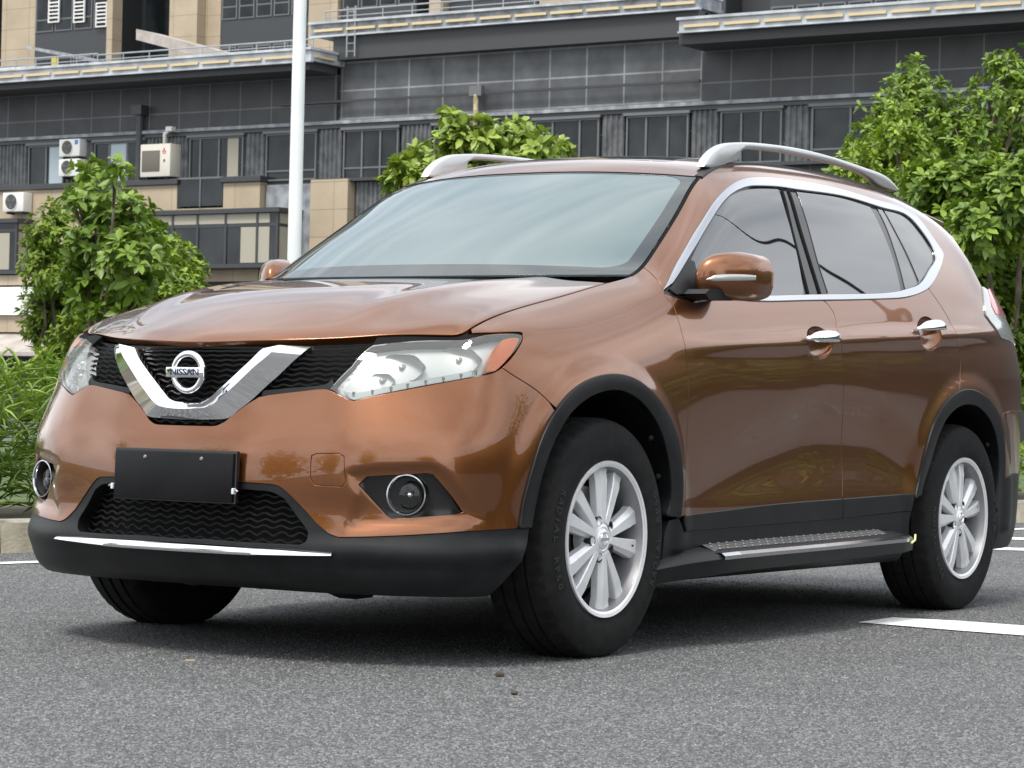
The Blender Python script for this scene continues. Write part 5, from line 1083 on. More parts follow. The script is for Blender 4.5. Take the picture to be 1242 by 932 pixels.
tree('leafy_tree', 'broad leaved tree nearest behind the tail of the car at the right edge', [(1130, 225, 34), (1165, 225, 36), (1205, 225, 36), (1240, 230, 40), (1150, 265, 38), (1195, 275, 44), (1238, 285, 44), (1190, 315, 36), (1230, 340, 40), (1222, 385, 30), (1250, 400, 40), (1270, 300, 50), (1240, 440, 26), (1110, 250, 28), (1210, 420, 26), (1232, 470, 20), (1195, 380, 30), (1205, 405, 32), (1220, 355, 34), (1240, 372, 30), (1225, 440, 26), (1200, 345, 30), (1190, 360, 26)], 20, .11, .50, 1900, M['leaf_dark'], 7, (1215, 520), seed=23, tr=.07)

# strap leaved bed on the left, clipped hedge on the right: nobody could count their leaves
def blade_bed():
    rng = np.random.default_rng(4); P = []; D = []; U = []; L_ = []; W_ = []; T_ = []
    for i in range(2900):
        t = rng.uniform(-2.0, 4.2); s_ = .22+rng.random()*1.35; p = ka+kd*t+kn*s_; h = rng.random()**.7*(.68+.14*math.sin(t*2.1)); a = rng.uniform(0, 2*math.pi)
        for k in range(3):
            a2 = a+rng.normal(scale=1.1); el = rng.uniform(.1, 1.2)
            P.append(p+[0, 0, .13+h*.95]); D.append([math.cos(a2)*math.cos(el), math.sin(a2)*math.cos(el), math.sin(el)]); U.append([0, 0, 1.]); L_.append(rng.uniform(.14, .30)); W_.append(rng.uniform(.011, .021)); T_.append(rng.random()**1.4*.5+.5*rng.random()*(h > .35))
    o = leaves('shrub_bed', np.array(P), np.array(D), np.array(U)+rng.normal(scale=.2, size=(len(P), 3)), np.array(L_), np.array(W_), np.array(T_), M['leaf_blade'], droop=.5)
    tag(o, 'dense bed of bright green strap leaves behind the kerb at the left edge', 'shrubs', None, 'stuff')
blade_bed()
def clipped_hedge(t0, t1, h, n, label):
    rng = np.random.default_rng(6); t = rng.uniform(t0, t1, n); s_ = rng.uniform(.25, 1.5, n); z = .13+h*rng.random(n)**.5; z = np.where(rng.random(n) < .5, .13+h*rng.uniform(.85, 1.05, n), z)
    P = ka+kd*t[:, None]+kn*s_[:, None]; P[:, 2] = z; D = rng.normal(size=(n, 3)); D[:, 2] = np.abs(D[:, 2])*.6+.2
    o = leaves('hedge', P, D, np.tile([0, 0, 1.], (n, 1))+rng.normal(scale=.3, size=(n, 3)), rng.uniform(.035, .06, n), rng.uniform(.018, .03, n), rng.random(n)*.8+.1, M['leaf_hedge']); tag(o, label, 'hedge', None, 'stuff')
tR = (kb_-ka)@kd
clipped_hedge(tR-3.0, tR+3.0, .40, 9000, 'low clipped yellow green hedge behind the kerb at the right edge')

# ---- worn stones standing proud of the road surface near the camera
def aggregate(n):
    rng = np.random.default_rng(9); d = 2.6*(14.0/2.6)**rng.random(n); lat = rng.uniform(-1, 1, n)*(.30*d+.6); f2 = np.array([fw[0], fw[1], 0]); f2 /= np.linalg.norm(f2); r2 = np.array([-f2[1], f2[0], 0])
    C = np.array([CAM_P[0], CAM_P[1], 0])+f2*d[:, None]+r2*lat[:, None]; r = rng.uniform(.0018, .0043, n)*(1+.035*d); h = r*rng.uniform(.45, .95, n); a0 = rng.uniform(0, 6.28, n)
    V = [C+np.stack([r*np.cos(a0+k*math.pi/2+rng.normal(scale=.25, size=n))*rng.uniform(.7, 1.2, n), r*np.sin(a0+k*math.pi/2)*rng.uniform(.7, 1.2, n), np.full(n, -.0005)], 1) for k in range(4)]+[C+np.stack([rng.normal(scale=.25, size=n)*r, rng.normal(scale=.25, size=n)*r, h], 1)]
    V = np.stack(V, 1).reshape(-1, 3); base = (np.arange(n)*5)[:, None]; F = np.concatenate([base+np.array([a]) for a in ((0, 1, 4), (1, 2, 4), (2, 3, 4), (3, 0, 4))])
    me = bpy.data.meshes.new('road_stones'); me.vertices.add(len(V)); me.vertices.foreach_set('co', V.ravel()); me.loops.add(len(F)*3); me.loops.foreach_set('vertex_index', F.ravel().astype(np.int32))
    me.polygons.add(len(F)); me.polygons.foreach_set('loop_start', np.arange(len(F), dtype=np.int32)*3); me.update(calc_edges=True)
    at = me.attributes.new('tone', 'FLOAT', 'POINT'); at.data.foreach_set('value', np.repeat(rng.random(n)**1.7, 5).astype(np.float32))
    m, nn, l, b = node_mat('stone_chips'); a = nn.new('ShaderNodeAttribute'); a.attribute_name = 'tone'; rp = nn.new('ShaderNodeValToRGB'); rp.color_ramp.elements[0].color = (.048, .050, .053, 1); rp.color_ramp.elements[1].color = (.205, .207, .207, 1)
    l.new(a.outputs['Fac'], rp.inputs[0]); l.new(rp.outputs[0], b.inputs['Base Color']); b.inputs['Roughness'].default_value = .7
    me.materials.append(m); o = bpy.data.objects.new('road_stones', me); COL.objects.link(o); tag(o, 'countless small grey stone chips standing out of the asphalt', 'stones', None, 'stuff')
aggregate(280000)

# ---- white post behind the car
pb = at_depth(352.5, 500, 31); post = empty('lamp_post', (pb[0], pb[1], .1)); tag(post, 'tall white tapered post standing behind the bonnet of the car', 'post')
mb = MB(); mb.tube([(0, 0, .03), (0, 0, 2.5), (0, 0, 9.5)], [.088, .083, .070], 28); sh = mb.build('shaft', M['pole_white'], post, smooth=True, auto=60)
mb = MB(); mb.box((-.17, -.17, 0), (.17, .17, .03), .006); mb.build('base_plate', M['pole_white'], post)
mb = MB(); mb.tube([(0, 0, 9.5), (0, -.5, 9.62), (0, -1.3, 9.66)], [.05, .045, .04], 12); mb.build('arm', M['pole_white'], post, smooth=True)
mb = MB(); mb.box((-.14, -1.95, 9.60), (.14, -1.25, 9.72), .03); mb.build('lamp_head', M['rail_silver'], post)
# ================================================================== BUILDINGS
# the podium block faces the car along the plane x = 67; y falls towards the right of the picture
XW = 67.0
pod = empty('podium_building', (XW, 45, 0)); tag(pod, 'long dark grey panelled building with beige stone piers and projecting eaves across the background', 'building')
PO = np.array([XW, 45.0, 0])
def pb_box(mb, x0, x1, y0, y1, z0, z1, bev=0): mb.box((x0-PO[0], y0-PO[1], z0), (x1-PO[0], y1-PO[1], z1), bev); return mb
def pbx(name, m, x0, x1, y0, y1, z0, z1, parent=None, bev=0):
    """a box given in world metres whose mesh keeps world coordinates (its material grid is in world y and z)"""
    mb = MB(); mb.box((x0, y0, z0), (x1, y1, z1), bev)
    o = mb.build(name, m, parent or pod)
    if parent is None: o.matrix_parent_inverse = Matrix.Translation(-Vector(PO))
    return o
def world_build(mb, name, m, parent=None, **k):
    o = mb.build(name, m, parent or pod, **k)
    if parent is None: o.matrix_parent_inverse = Matrix.Translation(-Vector(PO))
    return o
pbx('wall', M['panel_grey'], XW, 85, 35.5, 50.3, .0, 13.86)
pbx('wall', M['panel_dark'], XW-.15, 85, 50.3, 84, .0, 12.8)
pbx('wall', M['panel_dark'], XW-.15, 85, -50, 35.5, .0, 12.9)
# soffits and eaves
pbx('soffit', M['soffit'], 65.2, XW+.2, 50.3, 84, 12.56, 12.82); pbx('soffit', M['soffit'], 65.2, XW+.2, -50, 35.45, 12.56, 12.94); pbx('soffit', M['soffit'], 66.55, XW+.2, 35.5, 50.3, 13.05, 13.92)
def eave(name, x, y0, y1, z0, z1, deep, mm, pitch):
    e = pbx(name, mm, x, x+deep, y0, y1, z0, z1)
    pbx('eave_lip', M['eave_white'], x-.10, x+deep, y0-.06, y1+.06, z1+.003, z1+.09, e)
    pbx('eave_foot', M['eave_white'], x-.06, x+.10, y0-.03, y1+.03, z0-.06, z0-.003, e)
    y = y1-.2; zz = z0+(z1-z0)*.42
    while y > y0+pitch*.5:
        pbx('light_tube', M['led_strip'], x-.09, x-.004, max(y-pitch+.16, y0+.05), y, zz-.045, zz+.045, e); y -= pitch
    return e
eave('eave', 65, 50.1, 84, 12.85, 13.22, 2.4, M['eave_white'], 1.44)
eA = eave('eave', 66.4, 35.4, 51.2, 13.93, 14.34, 1.5, M['eave_grey'], 1.42)
eave('eave', 65, -50, 35.35, 12.95, 13.30, 2.4, M['eave_white'], 1.44)
pbx('light_tube', M['led_strip'], 65.2, 66.3, 50.02, 50.09, 12.97, 13.05, eA)
# ledges between storeys
pbx('ledge', M['eave_grey'], XW-.38, XW, -50, 84, 10.78, 10.90)
pbx('ledge', M['frame_dark'], XW-.30, XW, -50, 84, 10.64, 10.775)
pbx('conduit', M['frame_dark'], XW-.30, XW-.20, 35.5, 52.8, 11.56, 11.64)
# window storey
def window(y0, y1, z0, z1, panes, curtain=None, frame='frame_grey', x=XW, parent=None, dark=False, transom=None):
    mb = MB(); t = .06
    mb.box((x-.26, y0, z0), (x-.151, y0+t, z1)); mb.box((x-.26, y1-t, z0), (x-.151, y1, z1)); mb.box((x-.26, y0+t, z1-t), (x-.151, y1-t, z1)); mb.box((x-.26, y0+t, z0), (x-.151, y1-t, z0+t))
    for f in panes: yy = y0+(y1-y0)*f; mb.box((x-.245, yy-.035, z0+t), (x-.151, yy+.035, z1-t))
    if transom: mb.box((x-.24, y0+t, transom-.03), (x-.151, y1-t, transom+.03))
    w = world_build(mb, 'window', M[frame], parent)
    pbx('pane', M['win_glass'], x-.20, x-.16, y0+t, y1-t, z0+t, z1-t, w)
    for (a, b, mm) in (curtain or []): pbx('curtain', M[mm], x-.212, x-.203, y0+(y1-y0)*a, y0+(y1-y0)*b, z0+t, z1-t, w)
    pbx('lintel', M['frame_grey'], x-.34, x-.151, y0-.08, y1+.08, z1+.004, z1+.10, w)
    return w
def ribs(y0, y1, z0, z1, x=XW, pitch=.19):
    mb = MB(); n = max(2, int(round((y1-y0)/pitch))); p = (y1-y0)/n; V = []
    for i in range(n):
        a = y0+i*p
        V += [(x-.19, a), (x-.25, a+.04*p/.19), (x-.25, a+p*.50), (x-.19, a+p*.66)]
    V.append((x-.19, y1)); F = []; VV = []
    for (xx_, yy) in V: VV += [(xx_, yy, z0), (xx_, yy, z1)]
    k = len(V); mb.add(VV, [(2*i, 2*i+2, 2*i+3, 2*i+1) for i in range(k-1)])
    mb.add([(x-.25, y0, z1), (x-.151, y0, z1), (x-.151, y1, z1), (x-.25, y1, z1)], [(0, 1, 2, 3)])
    return world_build(mb, 'ribbed_panel', M['rib_dark'], None, recalc=False)
ZB, ZT = 8.84, 10.55
window(63.25, 65.1, ZB, ZT, (.5,), [(.02, .42, 'curtain')]); window(59.2, 61.7, ZB, ZT, (.35, .7), [(.33, .68, 'curtain')])
window(54.45, 57.0, 7.9, ZT, (.45, .80), [(.10, .30, 'curtain_warm')], transom=9.02); window(51.1, 53.4, ZB, ZT, (.5,), transom=9.2)
window(47.5, 49.9, ZB-.1, ZT, (.33, .66), transom=9.2); window(44.3, 46.0, ZB, ZT, (.5,), transom=9.2); window(39.3, 41.85, ZB, ZT, (.3, .72)); window(35.9, 38.25, ZB, ZT, (.33, .68)); window(32.5, 34.72, ZB, ZT, (.34, .66)); window(29.2, 31.45, ZB, ZT, (.4,), transom=9.2); window(25.5, 28.0, ZB, ZT, (.33, .66)); window(21.5, 24.0, ZB, ZT, (.5,))
for a, b in ((65.2, 84), (61.8, 63.15), (57.1, 59.1), (53.5, 54.35), (50.0, 51.0), (46.1, 47.4), (41.95, 44.2), (38.35, 39.2), (34.82, 35.8), (31.55, 32.4), (28.1, 29.1), (24.1, 25.4), (-50, 21.4)): ribs(a, b, ZB-.02, ZT+.08)
# ledge and stone piers under the windows
for a, b in ((62.0, 84), (57.2, 61.9), (53.3, 55.1)): pbx('sill_ledge', M['frame_dark'], XW-.72, XW-.02, a-.04, b+.04, 8.80, 9.02, bev=.03)
pbx('sill_ledge', M['frame_dark'], XW-.5, XW-.02, 8, 51.1, 8.72, 8.83)
for a, b in ((62.0, 84), (57.25, 61.9), (53.35, 55.05), (49.4, 51.05), (43.0, 46.5), (35.0, 38.6)): pbx('stone_pier', M['stone'], XW-.60, XW-.16, a, b, 5.2, 8.795)
pbx('stone_pier', M['stone'], XW-.58, XW-.16, 55.06, 57.24, 5.2, 7.9)
pbx('grey_panel', M['eave_grey'], XW-.30, XW-.16, 51.06, 53.3, 5.2, 8.7)
ribs(46.6, 49.35, 5.2, 8.7); ribs(38.7, 42.9, 5.2, 8.7)
# glass balustrade in front of the tall window
bal = pbx('balustrade', M['frame_grey'], XW-.62, XW-.56, 55.06, 57.24, 8.98, 9.05); pbx('glass_pane', M['win_glass'], XW-.60, XW-.58, 55.08, 57.22, 7.98, 8.97, bal); pbx('post', M['frame_grey'], XW-.63, XW-.605, 56.10, 56.16, 7.95, 8.98, bal)
# glazed bays
def bay(y0, y1, z0, z1, x0, cuts, trans, warm):
    mb = MB(); fr = .10
    mb.box((x0-.12, y0-.12, z1-.16), (XW-.16, y1+.12, z1)); mb.box((x0-.05, y0-.05, z0), (XW-.16, y1+.05, z0+.14))
    for yy in [y0, y1-fr]+[y0+(y1-y0)*f for f in cuts]: mb.box((x0, yy, z0+.14), (x0+.10, yy+fr, z1-.16))
    mb.box((x0+.02, y0+fr, trans-.05), (x0+.10, y1-fr, trans+.05))
    for xx_ in (x0+.10+.9, XW-.30): mb.box((xx_-.10, y0, z0+.14), (xx_, y0+.10, z1-.16))
    mb.box((x0+.10, y0+.02, trans-.05), (XW-.3, y0+.09, trans+.05))
    b_ = world_build(mb, 'glazed_bay', M['frame_dark'])
    pbx('pane', M['win_glass'], x0+.04, x0+.06, y0+fr, y1-fr, z0+.14, z1-.16, b_); pbx('pane', M['curtain_warm'], x0+.12, XW-.32, y0+.04, y0+.06, z0+.15, z1-.17, b_)
    for a, b, za, zb in warm: pbx('blind', M['curtain_warm'], x0+.025, x0+.037, a, b, za, zb, b_)
    return b_
bay(51.7, 58.6, 5.62, 7.75, 65.4, (.13, .34, .53, .70), 7.15, [(52.1, 57.9, 7.22, 7.56), (52.1, 53.4, 5.8, 7.08)])
bay(64.5, 76, 5.52, 7.65, 65.6, (.16, .45, .75), 7.2, [(64.9, 66.0, 5.7, 7.1)])
# street level: white shop sign, stone band, awning, dark shop front
pbx('stone_band', M['stone'], XW-1.3, XW-.16, 60, 84, 5.1, 5.48); sg = pbx('shop_sign', M['sign_white'], XW-1.45, XW-1.2, 63.5, 84, 3.95, 5.02)
pbx('stone_band', M['stone'], XW-1.3, XW-.16, 60, 84, 3.3, 3.93)
mb = MB(); mb.add([(65.9, 60.0, 3.28), (64.3, 60.0, 2.50), (64.3, 60.0, 2.36), (66.8, 60.0, 2.36), (65.9, 84, 3.28), (64.3, 84, 2.50), (64.3, 84, 2.36), (66.8, 84, 2.36)], [(0, 1, 5, 4), (1, 2, 6, 5), (2, 3, 7, 6), (0, 3, 2, 1), (4, 5, 6, 7)]); world_build(mb, 'awning', M['awning'])
pbx('shop_front', M['shop_dark'], XW-.5, XW-.16, -50, 84, 0.02, 3.28)
# roof edge rails and ladder
def railing(x, y0, y1, z, h, n, name='roof_railing'):
    mb = MB(); mb.tube([(x, y0, z+h), (x, y1, z+h)], .03, 6); mb.tube([(x, y0, z+h*.5), (x, y1, z+h*.5)], .02, 6)
    for i in range(n+1): y = y0+(y1-y0)*i/n; mb.tube([(x, y, z), (x, y, z+h)], .022, 5)
    return world_build(mb, name, M['rail_grey'])
railing(65.5, 50.4, 60.5, 13.3, .38, 8); railing(66.7, 35.6, 50.8, 14.42, .42, 12); railing(65.6, 60.6, 70, 13.3, .45, 9)
mb = MB()
for y in (49.2, 49.55): mb.tube([(66.35, y, 13.1), (66.35, y, 14.9)], .03, 6)
for i in range(6): mb.tube([(66.35, 49.2, 13.3+.28*i), (66.35, 49.55, 13.3+.28*i)], .02, 5)
world_build(mb, 'roof_ladder', M['rail_grey'])
# flat roof lights, flues
def slab(name, pts, th, m):
    mb = MB(); P = np.array(pts, float); mb.add(np.concatenate([P, P-[0, 0, th]]), [(0, 1, 2, 3), (7, 6, 5, 4)]+[(i, i+4, (i+1) % 4+4, (i+1) % 4) for i in range(4)]); return world_build(mb, name, m)
slab('roof_light', [(69, 67.5, 14.9), (69, 63.6, 14.1), (72, 63.6, 14.1), (72, 67.5, 14.9)], .12, M['eave_grey']); slab('roof_light', [(70, 78.0, 14.6), (70, 68.0, 14.25), (74, 68, 14.25), (74, 78, 14.6)], .25, M['eave_grey'])
slab('roof_light', [(70, 62.6, 15.4), (70, 57.6, 14.1), (71.5, 57.6, 14.1), (71.5, 62.6, 15.4)], .42, M['awning'])
pbx('roof_parapet', M['awning'], 68, 69, 66, 74, 13.3, 13.9); pbx('roof_parapet', M['sign_white'], 67.6, 67.9, 66.5, 72.5, 13.3, 13.8); pbx('roof_parapet', M['eave_grey'], 72, 72.4, 56, 84, 12.8, 14.05)
# old pipe with camera on the panelled wall
mb = MB(); mb.tube([(XW-.35, 44.2, 9.6), (XW-.35, 44.2, 11.55)], .09, 8); world_build(mb, 'drain_pipe', vary(mat('rusty_pipe', (.3, .26, .16), .7), 6, (.34, .31, .18), (.16, .12, .07)), smooth=True)
pbx('junction_box', M['frame_grey'], XW-.42, XW-.2, 43.95, 44.45, 11.5, 11.85)
mb = MB(); mb.tube([(XW-.35, 59.35, 8.9), (XW-.35, 59.35, 11.6)], .14, 8); mb.box((XW-.6, 59.1, 11.5), (XW-.16, 59.6, 11.85)); world_build(mb, 'dark_post', M['frame_dark'])

# ---- air conditioner units, each a thing of its own
def ac_unit(loc, w, d, h, m, label, fan_side=.42, logo=None, square=False, stand=.08):
    r = empty('air_conditioner', loc); tag(r, label, 'air conditioner', 'outdoor air conditioner units on the facade')
    mb = MB(); mb.box((-d, -w/2, stand), (0, w/2, stand+h), .025); body_ = mb.build('casing', m, r, smooth=True, auto=30)
    yc = w*.5-w*fan_side
    if square:
        mb = MB(); mb.box((-d-.025, yc-w*.30, stand+h*.16), (-d+.01, yc+w*.30, stand+h*.80), .02); mb.build('fan_guard', M['ac_mesh'], r, smooth=True, auto=30)
    else:
        mb = MB(); mb.lathe([(0, -.02), (h*.12, -.025), (h*.38, -.015), (h*.40, .01)], 28, 'x', (-d, yc, stand+h*.5)); mb.build('fan_guard', M['ac_dark'], r, smooth=True, auto=40)
        mb = MB(); mb.lathe([(h*.40, .0), (h*.41, -.03), (h*.44, -.03), (h*.45, .0)], 28, 'x', (-d, yc, stand+h*.5)); mb.build('fan_ring', m, r, smooth=True, auto=40)
        for k in range(3):
            a = k*2*math.pi/3+.5; mb = MB(); c, s_ = math.cos(a), math.sin(a); mb.prism([(yc-s_*.02, stand+h*.5+c*.02), (yc+c*h*.32-s_*h*.10, stand+h*.5+s_*h*.32+c*h*.10), (yc+c*h*.34+s_*h*.08, stand+h*.5+s_*h*.34-c*h*.08)], -d-.035, -d-.028, 'x'); mb.build('fan_blade', M['ac_mesh'], r)
    for q in (-1, 1): mb = MB(); mb.box((-d*.9, q*w*.33-.03, 0), (-.05, q*w*.33+.03, stand-.004)); mb.build('bracket', M['frame_dark'], r)
    if logo == 'red':
        for k in range(3):
            a = math.pi/2+k*2*math.pi/3; c = np.array([math.cos(a), math.sin(a)])*.055; t = np.array([-math.sin(a), math.cos(a)])*.034; y0, z0 = -w*.30, stand+h*.79; e = c/np.linalg.norm(c)*.055
            mb = MB(); mb.prism([(y0+c[0]-e[0], z0+c[1]-e[1]), (y0+c[0]+t[0], z0+c[1]+t[1]), (y0+c[0]+e[0], z0+c[1]+e[1]), (y0+c[0]-t[0], z0+c[1]-t[1])], -d-.012, -d-.002, 'x'); mb.build('logo', M['logo_red'], r)
        mb = MB(); mb.box((-d-.01, -w*.36, stand+h*.695), (-d-.002, -w*.24, stand+h*.715)); mb.build('logo_word', M['logo_red'], r)
        mb = MB(); mb.box((-d-.012, -w*.335, stand+h*.44), (-d-.002, -w*.285, stand+h*.52)); mb.build('badge', M['ac_dark'], r)
    if logo == 'blue': mb = MB(); mb.box((-d-.012, -w*.42, stand+h*.68), (-d-.002, -w*.27, stand+h*.92)); mb.build('sticker', M['logo_blue'], r)
    return r
ac_unit((66.95, 58.18, 9.03), 1.45, .75, 1.22, M['ac_cream'], 'large cream air conditioner with red triangle logo on the sill ledge below a pipe', .36, 'red', True)
mb = MB(); mb.tube([(66.45, 57.95, 10.30), (66.45, 57.95, 10.72), (66.45, 57.75, 10.84)], .075, 12); fp = empty('flue_pipe', (0, 0, 0)); tag(fp, 'short white vertical pipe rising behind the large cream air conditioner unit', 'pipe'); o = mb.build('pipe', M['pipe_white'], fp, smooth=True); mb = MB(); mb.box((66.35, 57.55, 10.80), (66.60, 57.85, 10.98), .02); mb.build('cap', M['pipe_white'], fp)
ac_unit((66.86, 62.62, 9.96), 1.05, .5, .66, M['ac_white'], 'small white air conditioner with blue sticker, upper one of the stacked pair', .40, 'blue')
ac_unit((66.86, 62.62, 9.20), 1.05, .5, .66, M['ac_white'], 'small white air conditioner, lower of the stacked pair, half hidden by the tree', .40)
ac_unit((66.36, 65.0, 7.86), 1.08, .5, .74, M['ac_white'], 'small white air conditioner unit fixed to the beige stone pier at the far left', .42)

# ---- apartment tower set back on the podium
XT = 85.0
tow = empty('apartment_tower', (XT, 60, 12.9)); tag(tow, 'tower storeys with beige stone columns and dark windows set back above the podium roof', 'building')
PO2 = Vector((XT, 60, 12.9))
def tb(name, m, x0, x1, y0, y1, z0, z1, parent=None):
    mb = MB(); mb.box((x0, y0, z0), (x1, y1, z1))
    o = mb.build(name, m, parent or tow)
    if parent is None: o.matrix_parent_inverse = Matrix.Translation(-PO2)
    return o
tb('wall', M['frame_dark'], XT+.6, XT+9, 30, 100, 12.9, 36)
for a, b in ((81.1, 83.3), (71.1, 72.75), (63.1, 64.7), (57.6, 58.2), (50.5, 52.6)): tb('stone_column', M['stone'], XT-1.2, XT+.59, a, b, 12.9, 36)
tb('stone_column', M['stone'], XT-.6, XT+.59, 70.2, 71.09, 12.9, 36); tb('stone_column', M['stone'], XT-1.9, XT-1.22, 75.6, 75.95, 12.9, 36)
def tower_bay(y0, y1, x0, z0, z1, nz, ncol):
    b_ = tb('glazed_bay', M['frame_dark'], x0, XT+.59, y0, y1, z0, z1)
    for zi in range(nz):
        za = z0+(z1-z0)*zi/nz
        for c in range(ncol):
            ya = y0+(y1-y0)*c/ncol; w = (y1-y0)/ncol
            pw = tb('window', M['frame_grey'], x0-.05, x0-.002, ya+.06, ya+w-.06, za+1.0, za+2.75, b_)
            mb = MB(); mb.box((x0-.062, ya+.13, za+1.62), (x0-.051, ya+w-.13, za+2.68)); mb.box((x0-.062, ya+.13, za+1.07), (x0-.051, ya+w-.13, za+1.54)); g = mb.build('pane', M['win_glass'], pw)
for a, b, x0, nc in ((76.0, 80.9, 83.6, 4), (65.0, 70.0, 84.2, 5), (59.0, 63.0, 84.0, 4), (53.0, 57.4, 84.3, 4), (44, 50, 84.2, 5), (84, 92, 83.8, 6), (33, 42, 84.2, 8)): tower_bay(a, b, x0, 14.2, 29.2, 5, nc)
for (y, z) in ((79.6, 18.6), (78.0, 18.5), (76.6, 18.2), (79.6, 21.6), (78.0, 21.5)):
    mb = MB()
    mb.box((83.42, y-.35, z), (83.5, y+.35, z+.06)); mb.box((83.42, y-.35, z+1.1), (83.5, y+.35, z+1.16)); mb.box((83.42, y-.35, z+.06), (83.5, y-.29, z+1.1)); mb.box((83.42, y+.29, z+.06), (83.5, y+.35, z+1.1))
    for i in range(5): mb.box((83.43, y-.29, z+.2+.18*i), (83.49, y+.29, z+.27+.18*i))
    o = mb.build('louvre', M['pipe_white'], tow); o.matrix_parent_inverse = Matrix.Translation(-PO2)
tb('yellow_blind', mat('yellow_blind', (.45, .40, .08), .7), 83.52, 83.535, 79.3, 79.75, 16.3, 17.0); tb('recess', M['win_glass'], XT+.3, XT+.595, 72.9, 75.5, 13, 36)
mb = MB()
for z in (16.2, 15.7, 15.2): mb.tube([(83.5, 70.2, z), (83.5, 75.5, z)], .035, 6)
for i in range(7): mb.tube([(83.5, 70.2+5.3*i/6, 14.6), (83.5, 70.2+5.3*i/6, 16.2)], .03, 5)
o = mb.build('balcony_railing', M['frame_dark'], tow); o.matrix_parent_inverse = Matrix.Translation(-PO2)
for y0 in (84.2, 85.0, 85.8):
    mb = MB()
    for i in range(14): mb.box((83.66, y0, 17.2+.19*i), (83.74, y0+.7, 17.26+.19*i))
    o = mb.build('louvre', M['rail_grey'], tow); o.matrix_parent_inverse = Matrix.Translation(-PO2)

# ---- LED sign at the right edge
c = at_depth(1236, 462, 24); ls = empty('led_sign', tuple(c)); tag(ls, 'black sign with red glowing dots behind the tail of the car at the right edge', 'sign')
ex = np.array([rt[0], rt[1], 0]); ex /= np.linalg.norm(ex); fx = np.array([fw[0], fw[1], 0]); fx /= np.linalg.norm(fx)
def lp(a, b, d): return ex*a+np.array([0, 0, b])+fx*d
mb = MB(); V = [lp(a, b, d) for d in (0, .12) for a, b in ((-.13, -.26), (.9, -.26), (.9, .13), (-.13, .13))]; mb.add(V, [(0, 1, 2, 3), (7, 6, 5, 4), (0, 4, 5, 1), (1, 5, 6, 2), (2, 6, 7, 3), (3, 7, 4, 0)]); mb.build('panel', M['led_black'], ls)
mb = MB(); V = [lp(a, b, d) for d in (.02, .10) for a, b in ((.33, -3.2), (.43, -3.2), (.43, -.261), (.33, -.261))]; mb.add(V, [(0, 1, 2, 3), (7, 6, 5, 4), (0, 4, 5, 1), (1, 5, 6, 2), (2, 6, 7, 3), (3, 7, 4, 0)]); mb.build('post', M['frame_dark'], ls)
mb = MB(); rng = np.random.default_rng(2)
for i in range(44):
    for j in range(6):
        if rng.random() < (.85 if j < 2 else .42): a, b = -.115+.022*i, .018*j; mb.add([lp(a-.005, b-.005, -.004), lp(a+.005, b-.005, -.004), lp(a+.005, b+.005, -.004), lp(a-.005, b+.005, -.004)], [(0, 1, 2, 3)])
o = mb.build('lit_dots', M['led_red'], ls, recalc=False); o['kind'] = 'stuff'

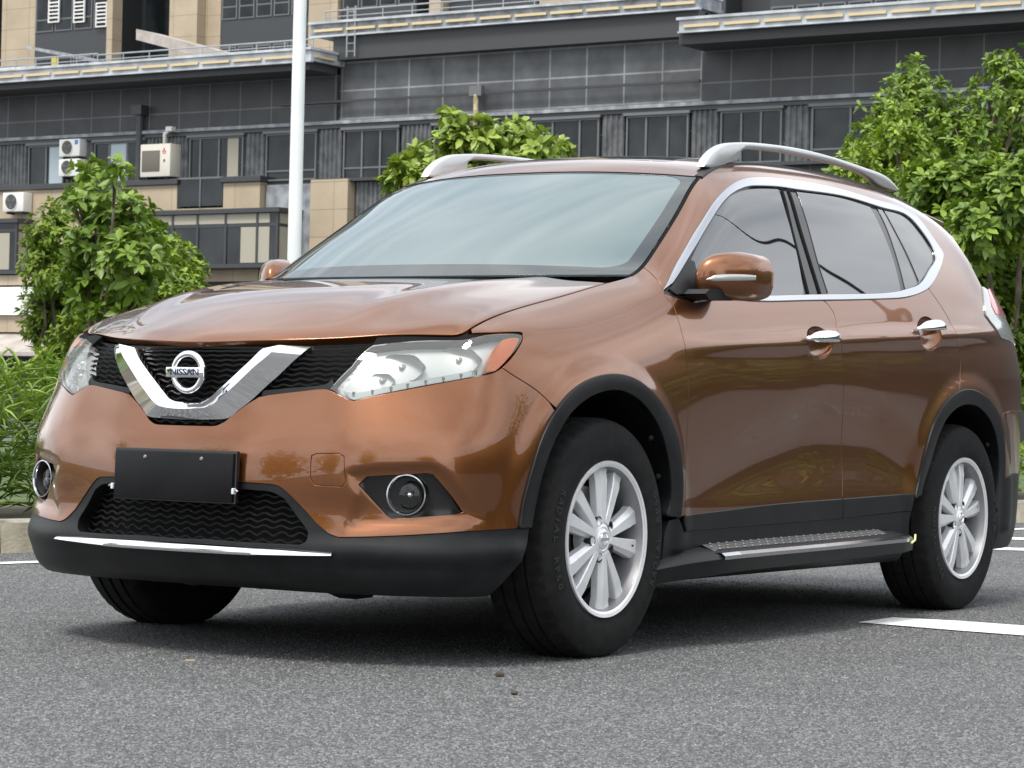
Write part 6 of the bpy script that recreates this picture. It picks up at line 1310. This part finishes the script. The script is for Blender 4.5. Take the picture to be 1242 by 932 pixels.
# ---- what the paint and glass mirror: the other side of the road
opp = empty('roadside_block', (20, -40, 0)); tag(opp, 'brown brick block across the road, seen only mirrored in the flank of the car', 'building')
def ob(name, m, a, b, parent=None): mb = MB(); mb.box(a, b); return mb.build(name, m, parent or opp)
M['brick'] = vary(mat('brick', (.08, .055, .04), .8), 2, (.05, .035, .028), (.10, .07, .05))
ob('wall', M['brick'], (-42, -8, 0), (70, 0, 9.5)); ob('roof', M['soffit'], (-43, -8.4, 9.51), (71, .5, 10.1))
for i in range(18):
    for zf in (1.0, 4.2, 6.9): w_ = ob('window', M['win_glass'], (-40+6*i, .01, zf), (-37.6+6*i, .06, zf+1.7))
def far_tree(x, y, h, s, label):
    rng = np.random.default_rng(s); r = empty('street_tree', (x, y, 0)); tag(r, label, 'tree', 'trees across the road')
    n = 1100; d = rng.normal(size=(n, 3)); d /= np.linalg.norm(d, axis=1, keepdims=True); C = d*(rng.random(n)**.4*rng.uniform(.75, 1.25, n))[:, None]*[h*.31, h*.31, h*.45]+[0, 0, h*.50]
    P, D, U, L_, W_, T_ = rosettes(C, d+[0, 0, .4], 5, .34, .55, rng); leaves('crown', P, D, U, L_, W_, T_*.5, M['leaf_dark'], r, rng=rng)
    mb = MB(); mb.tube([(0, 0, 0), (0, .1, h*.3), (0, 0, h*.6)], [.2, .16, .08], 8); mb.build('trunk', M['bark'], r, smooth=True)
for i, (x, y, h) in enumerate(((9, 15.5, 9), (-24, -22, 9), (-30, -8, 10), (-32, 5, 9), (-27, 17, 10), (-18, 28, 9), (4, -27, 8), (13, -25, 9), (22, -26, 9), (31, -26, 9), (41, -27, 9), (52, -28, 9))): far_tree(x, y, h, 40+i, 'round street tree across the road, seen only as a dark reflection in the car')

# a thin cable strung across the road; it shows as a dark line in the side windows
pts = []
for q in ((862, 262), (905, 276), (965, 303), (990, 316), (1042, 352)):
    P_, N_ = body.ev([body.cast(*q)]); P_, N_ = P_[0], N_[0]; d_ = ray(*q); r_ = d_-2*(d_@N_)*N_; pts.append(P_+r_*22)
pts = [pts[0]*2-pts[1]+(pts[0]-pts[1])*6]+pts+[pts[-1]*2-pts[-2]+(pts[-1]-pts[-2])*3]
mb = MB(); mb.tube(gauss(catrom(np.array(pts), n=12), 7.0), .03, 6); o = mb.build('overhead_cable', M['matte_black'], smooth=True); tag(o, 'thin black overhead cable across the road, seen only mirrored in the side windows', 'cable')

# ---- grit on the road
def pebble(px, py, r, m, label, s=1):
    rng = np.random.default_rng(s); c = GZ(px, py); bm = bmesh.new(); bmesh.ops.create_icosphere(bm, subdivisions=2, radius=r)
    for v in bm.verts: v.co = Vector((v.co.x*rng.uniform(.85, 1.25), v.co.y*rng.uniform(.8, 1.2), v.co.z*.7+r*.6))
    me = bpy.data.meshes.new('pebble'); bm.to_mesh(me); bm.free(); me.materials.append(m); o = bpy.data.objects.new('pebble', me); COL.objects.link(o); o.location = c; tag(o, label, 'stone')
pebble(606, 821, .012, M['soil'], 'dark pebble lying on the asphalt in front of the front wheel', 1); pebble(624, 843, .009, M['soil'], 'small black bit of grit on the asphalt nearest the camera', 2)
mb = MB(); mb.box((-.014, -.006, .0), (.014, .006, .004), .0015); o = mb.build('litter_scrap', M['stone']); o.location = GZ(231, 802); o.rotation_euler = (0, 0, -1.0); tag(o, 'tiny pale tan scrap of litter on the asphalt at the left', 'litter')
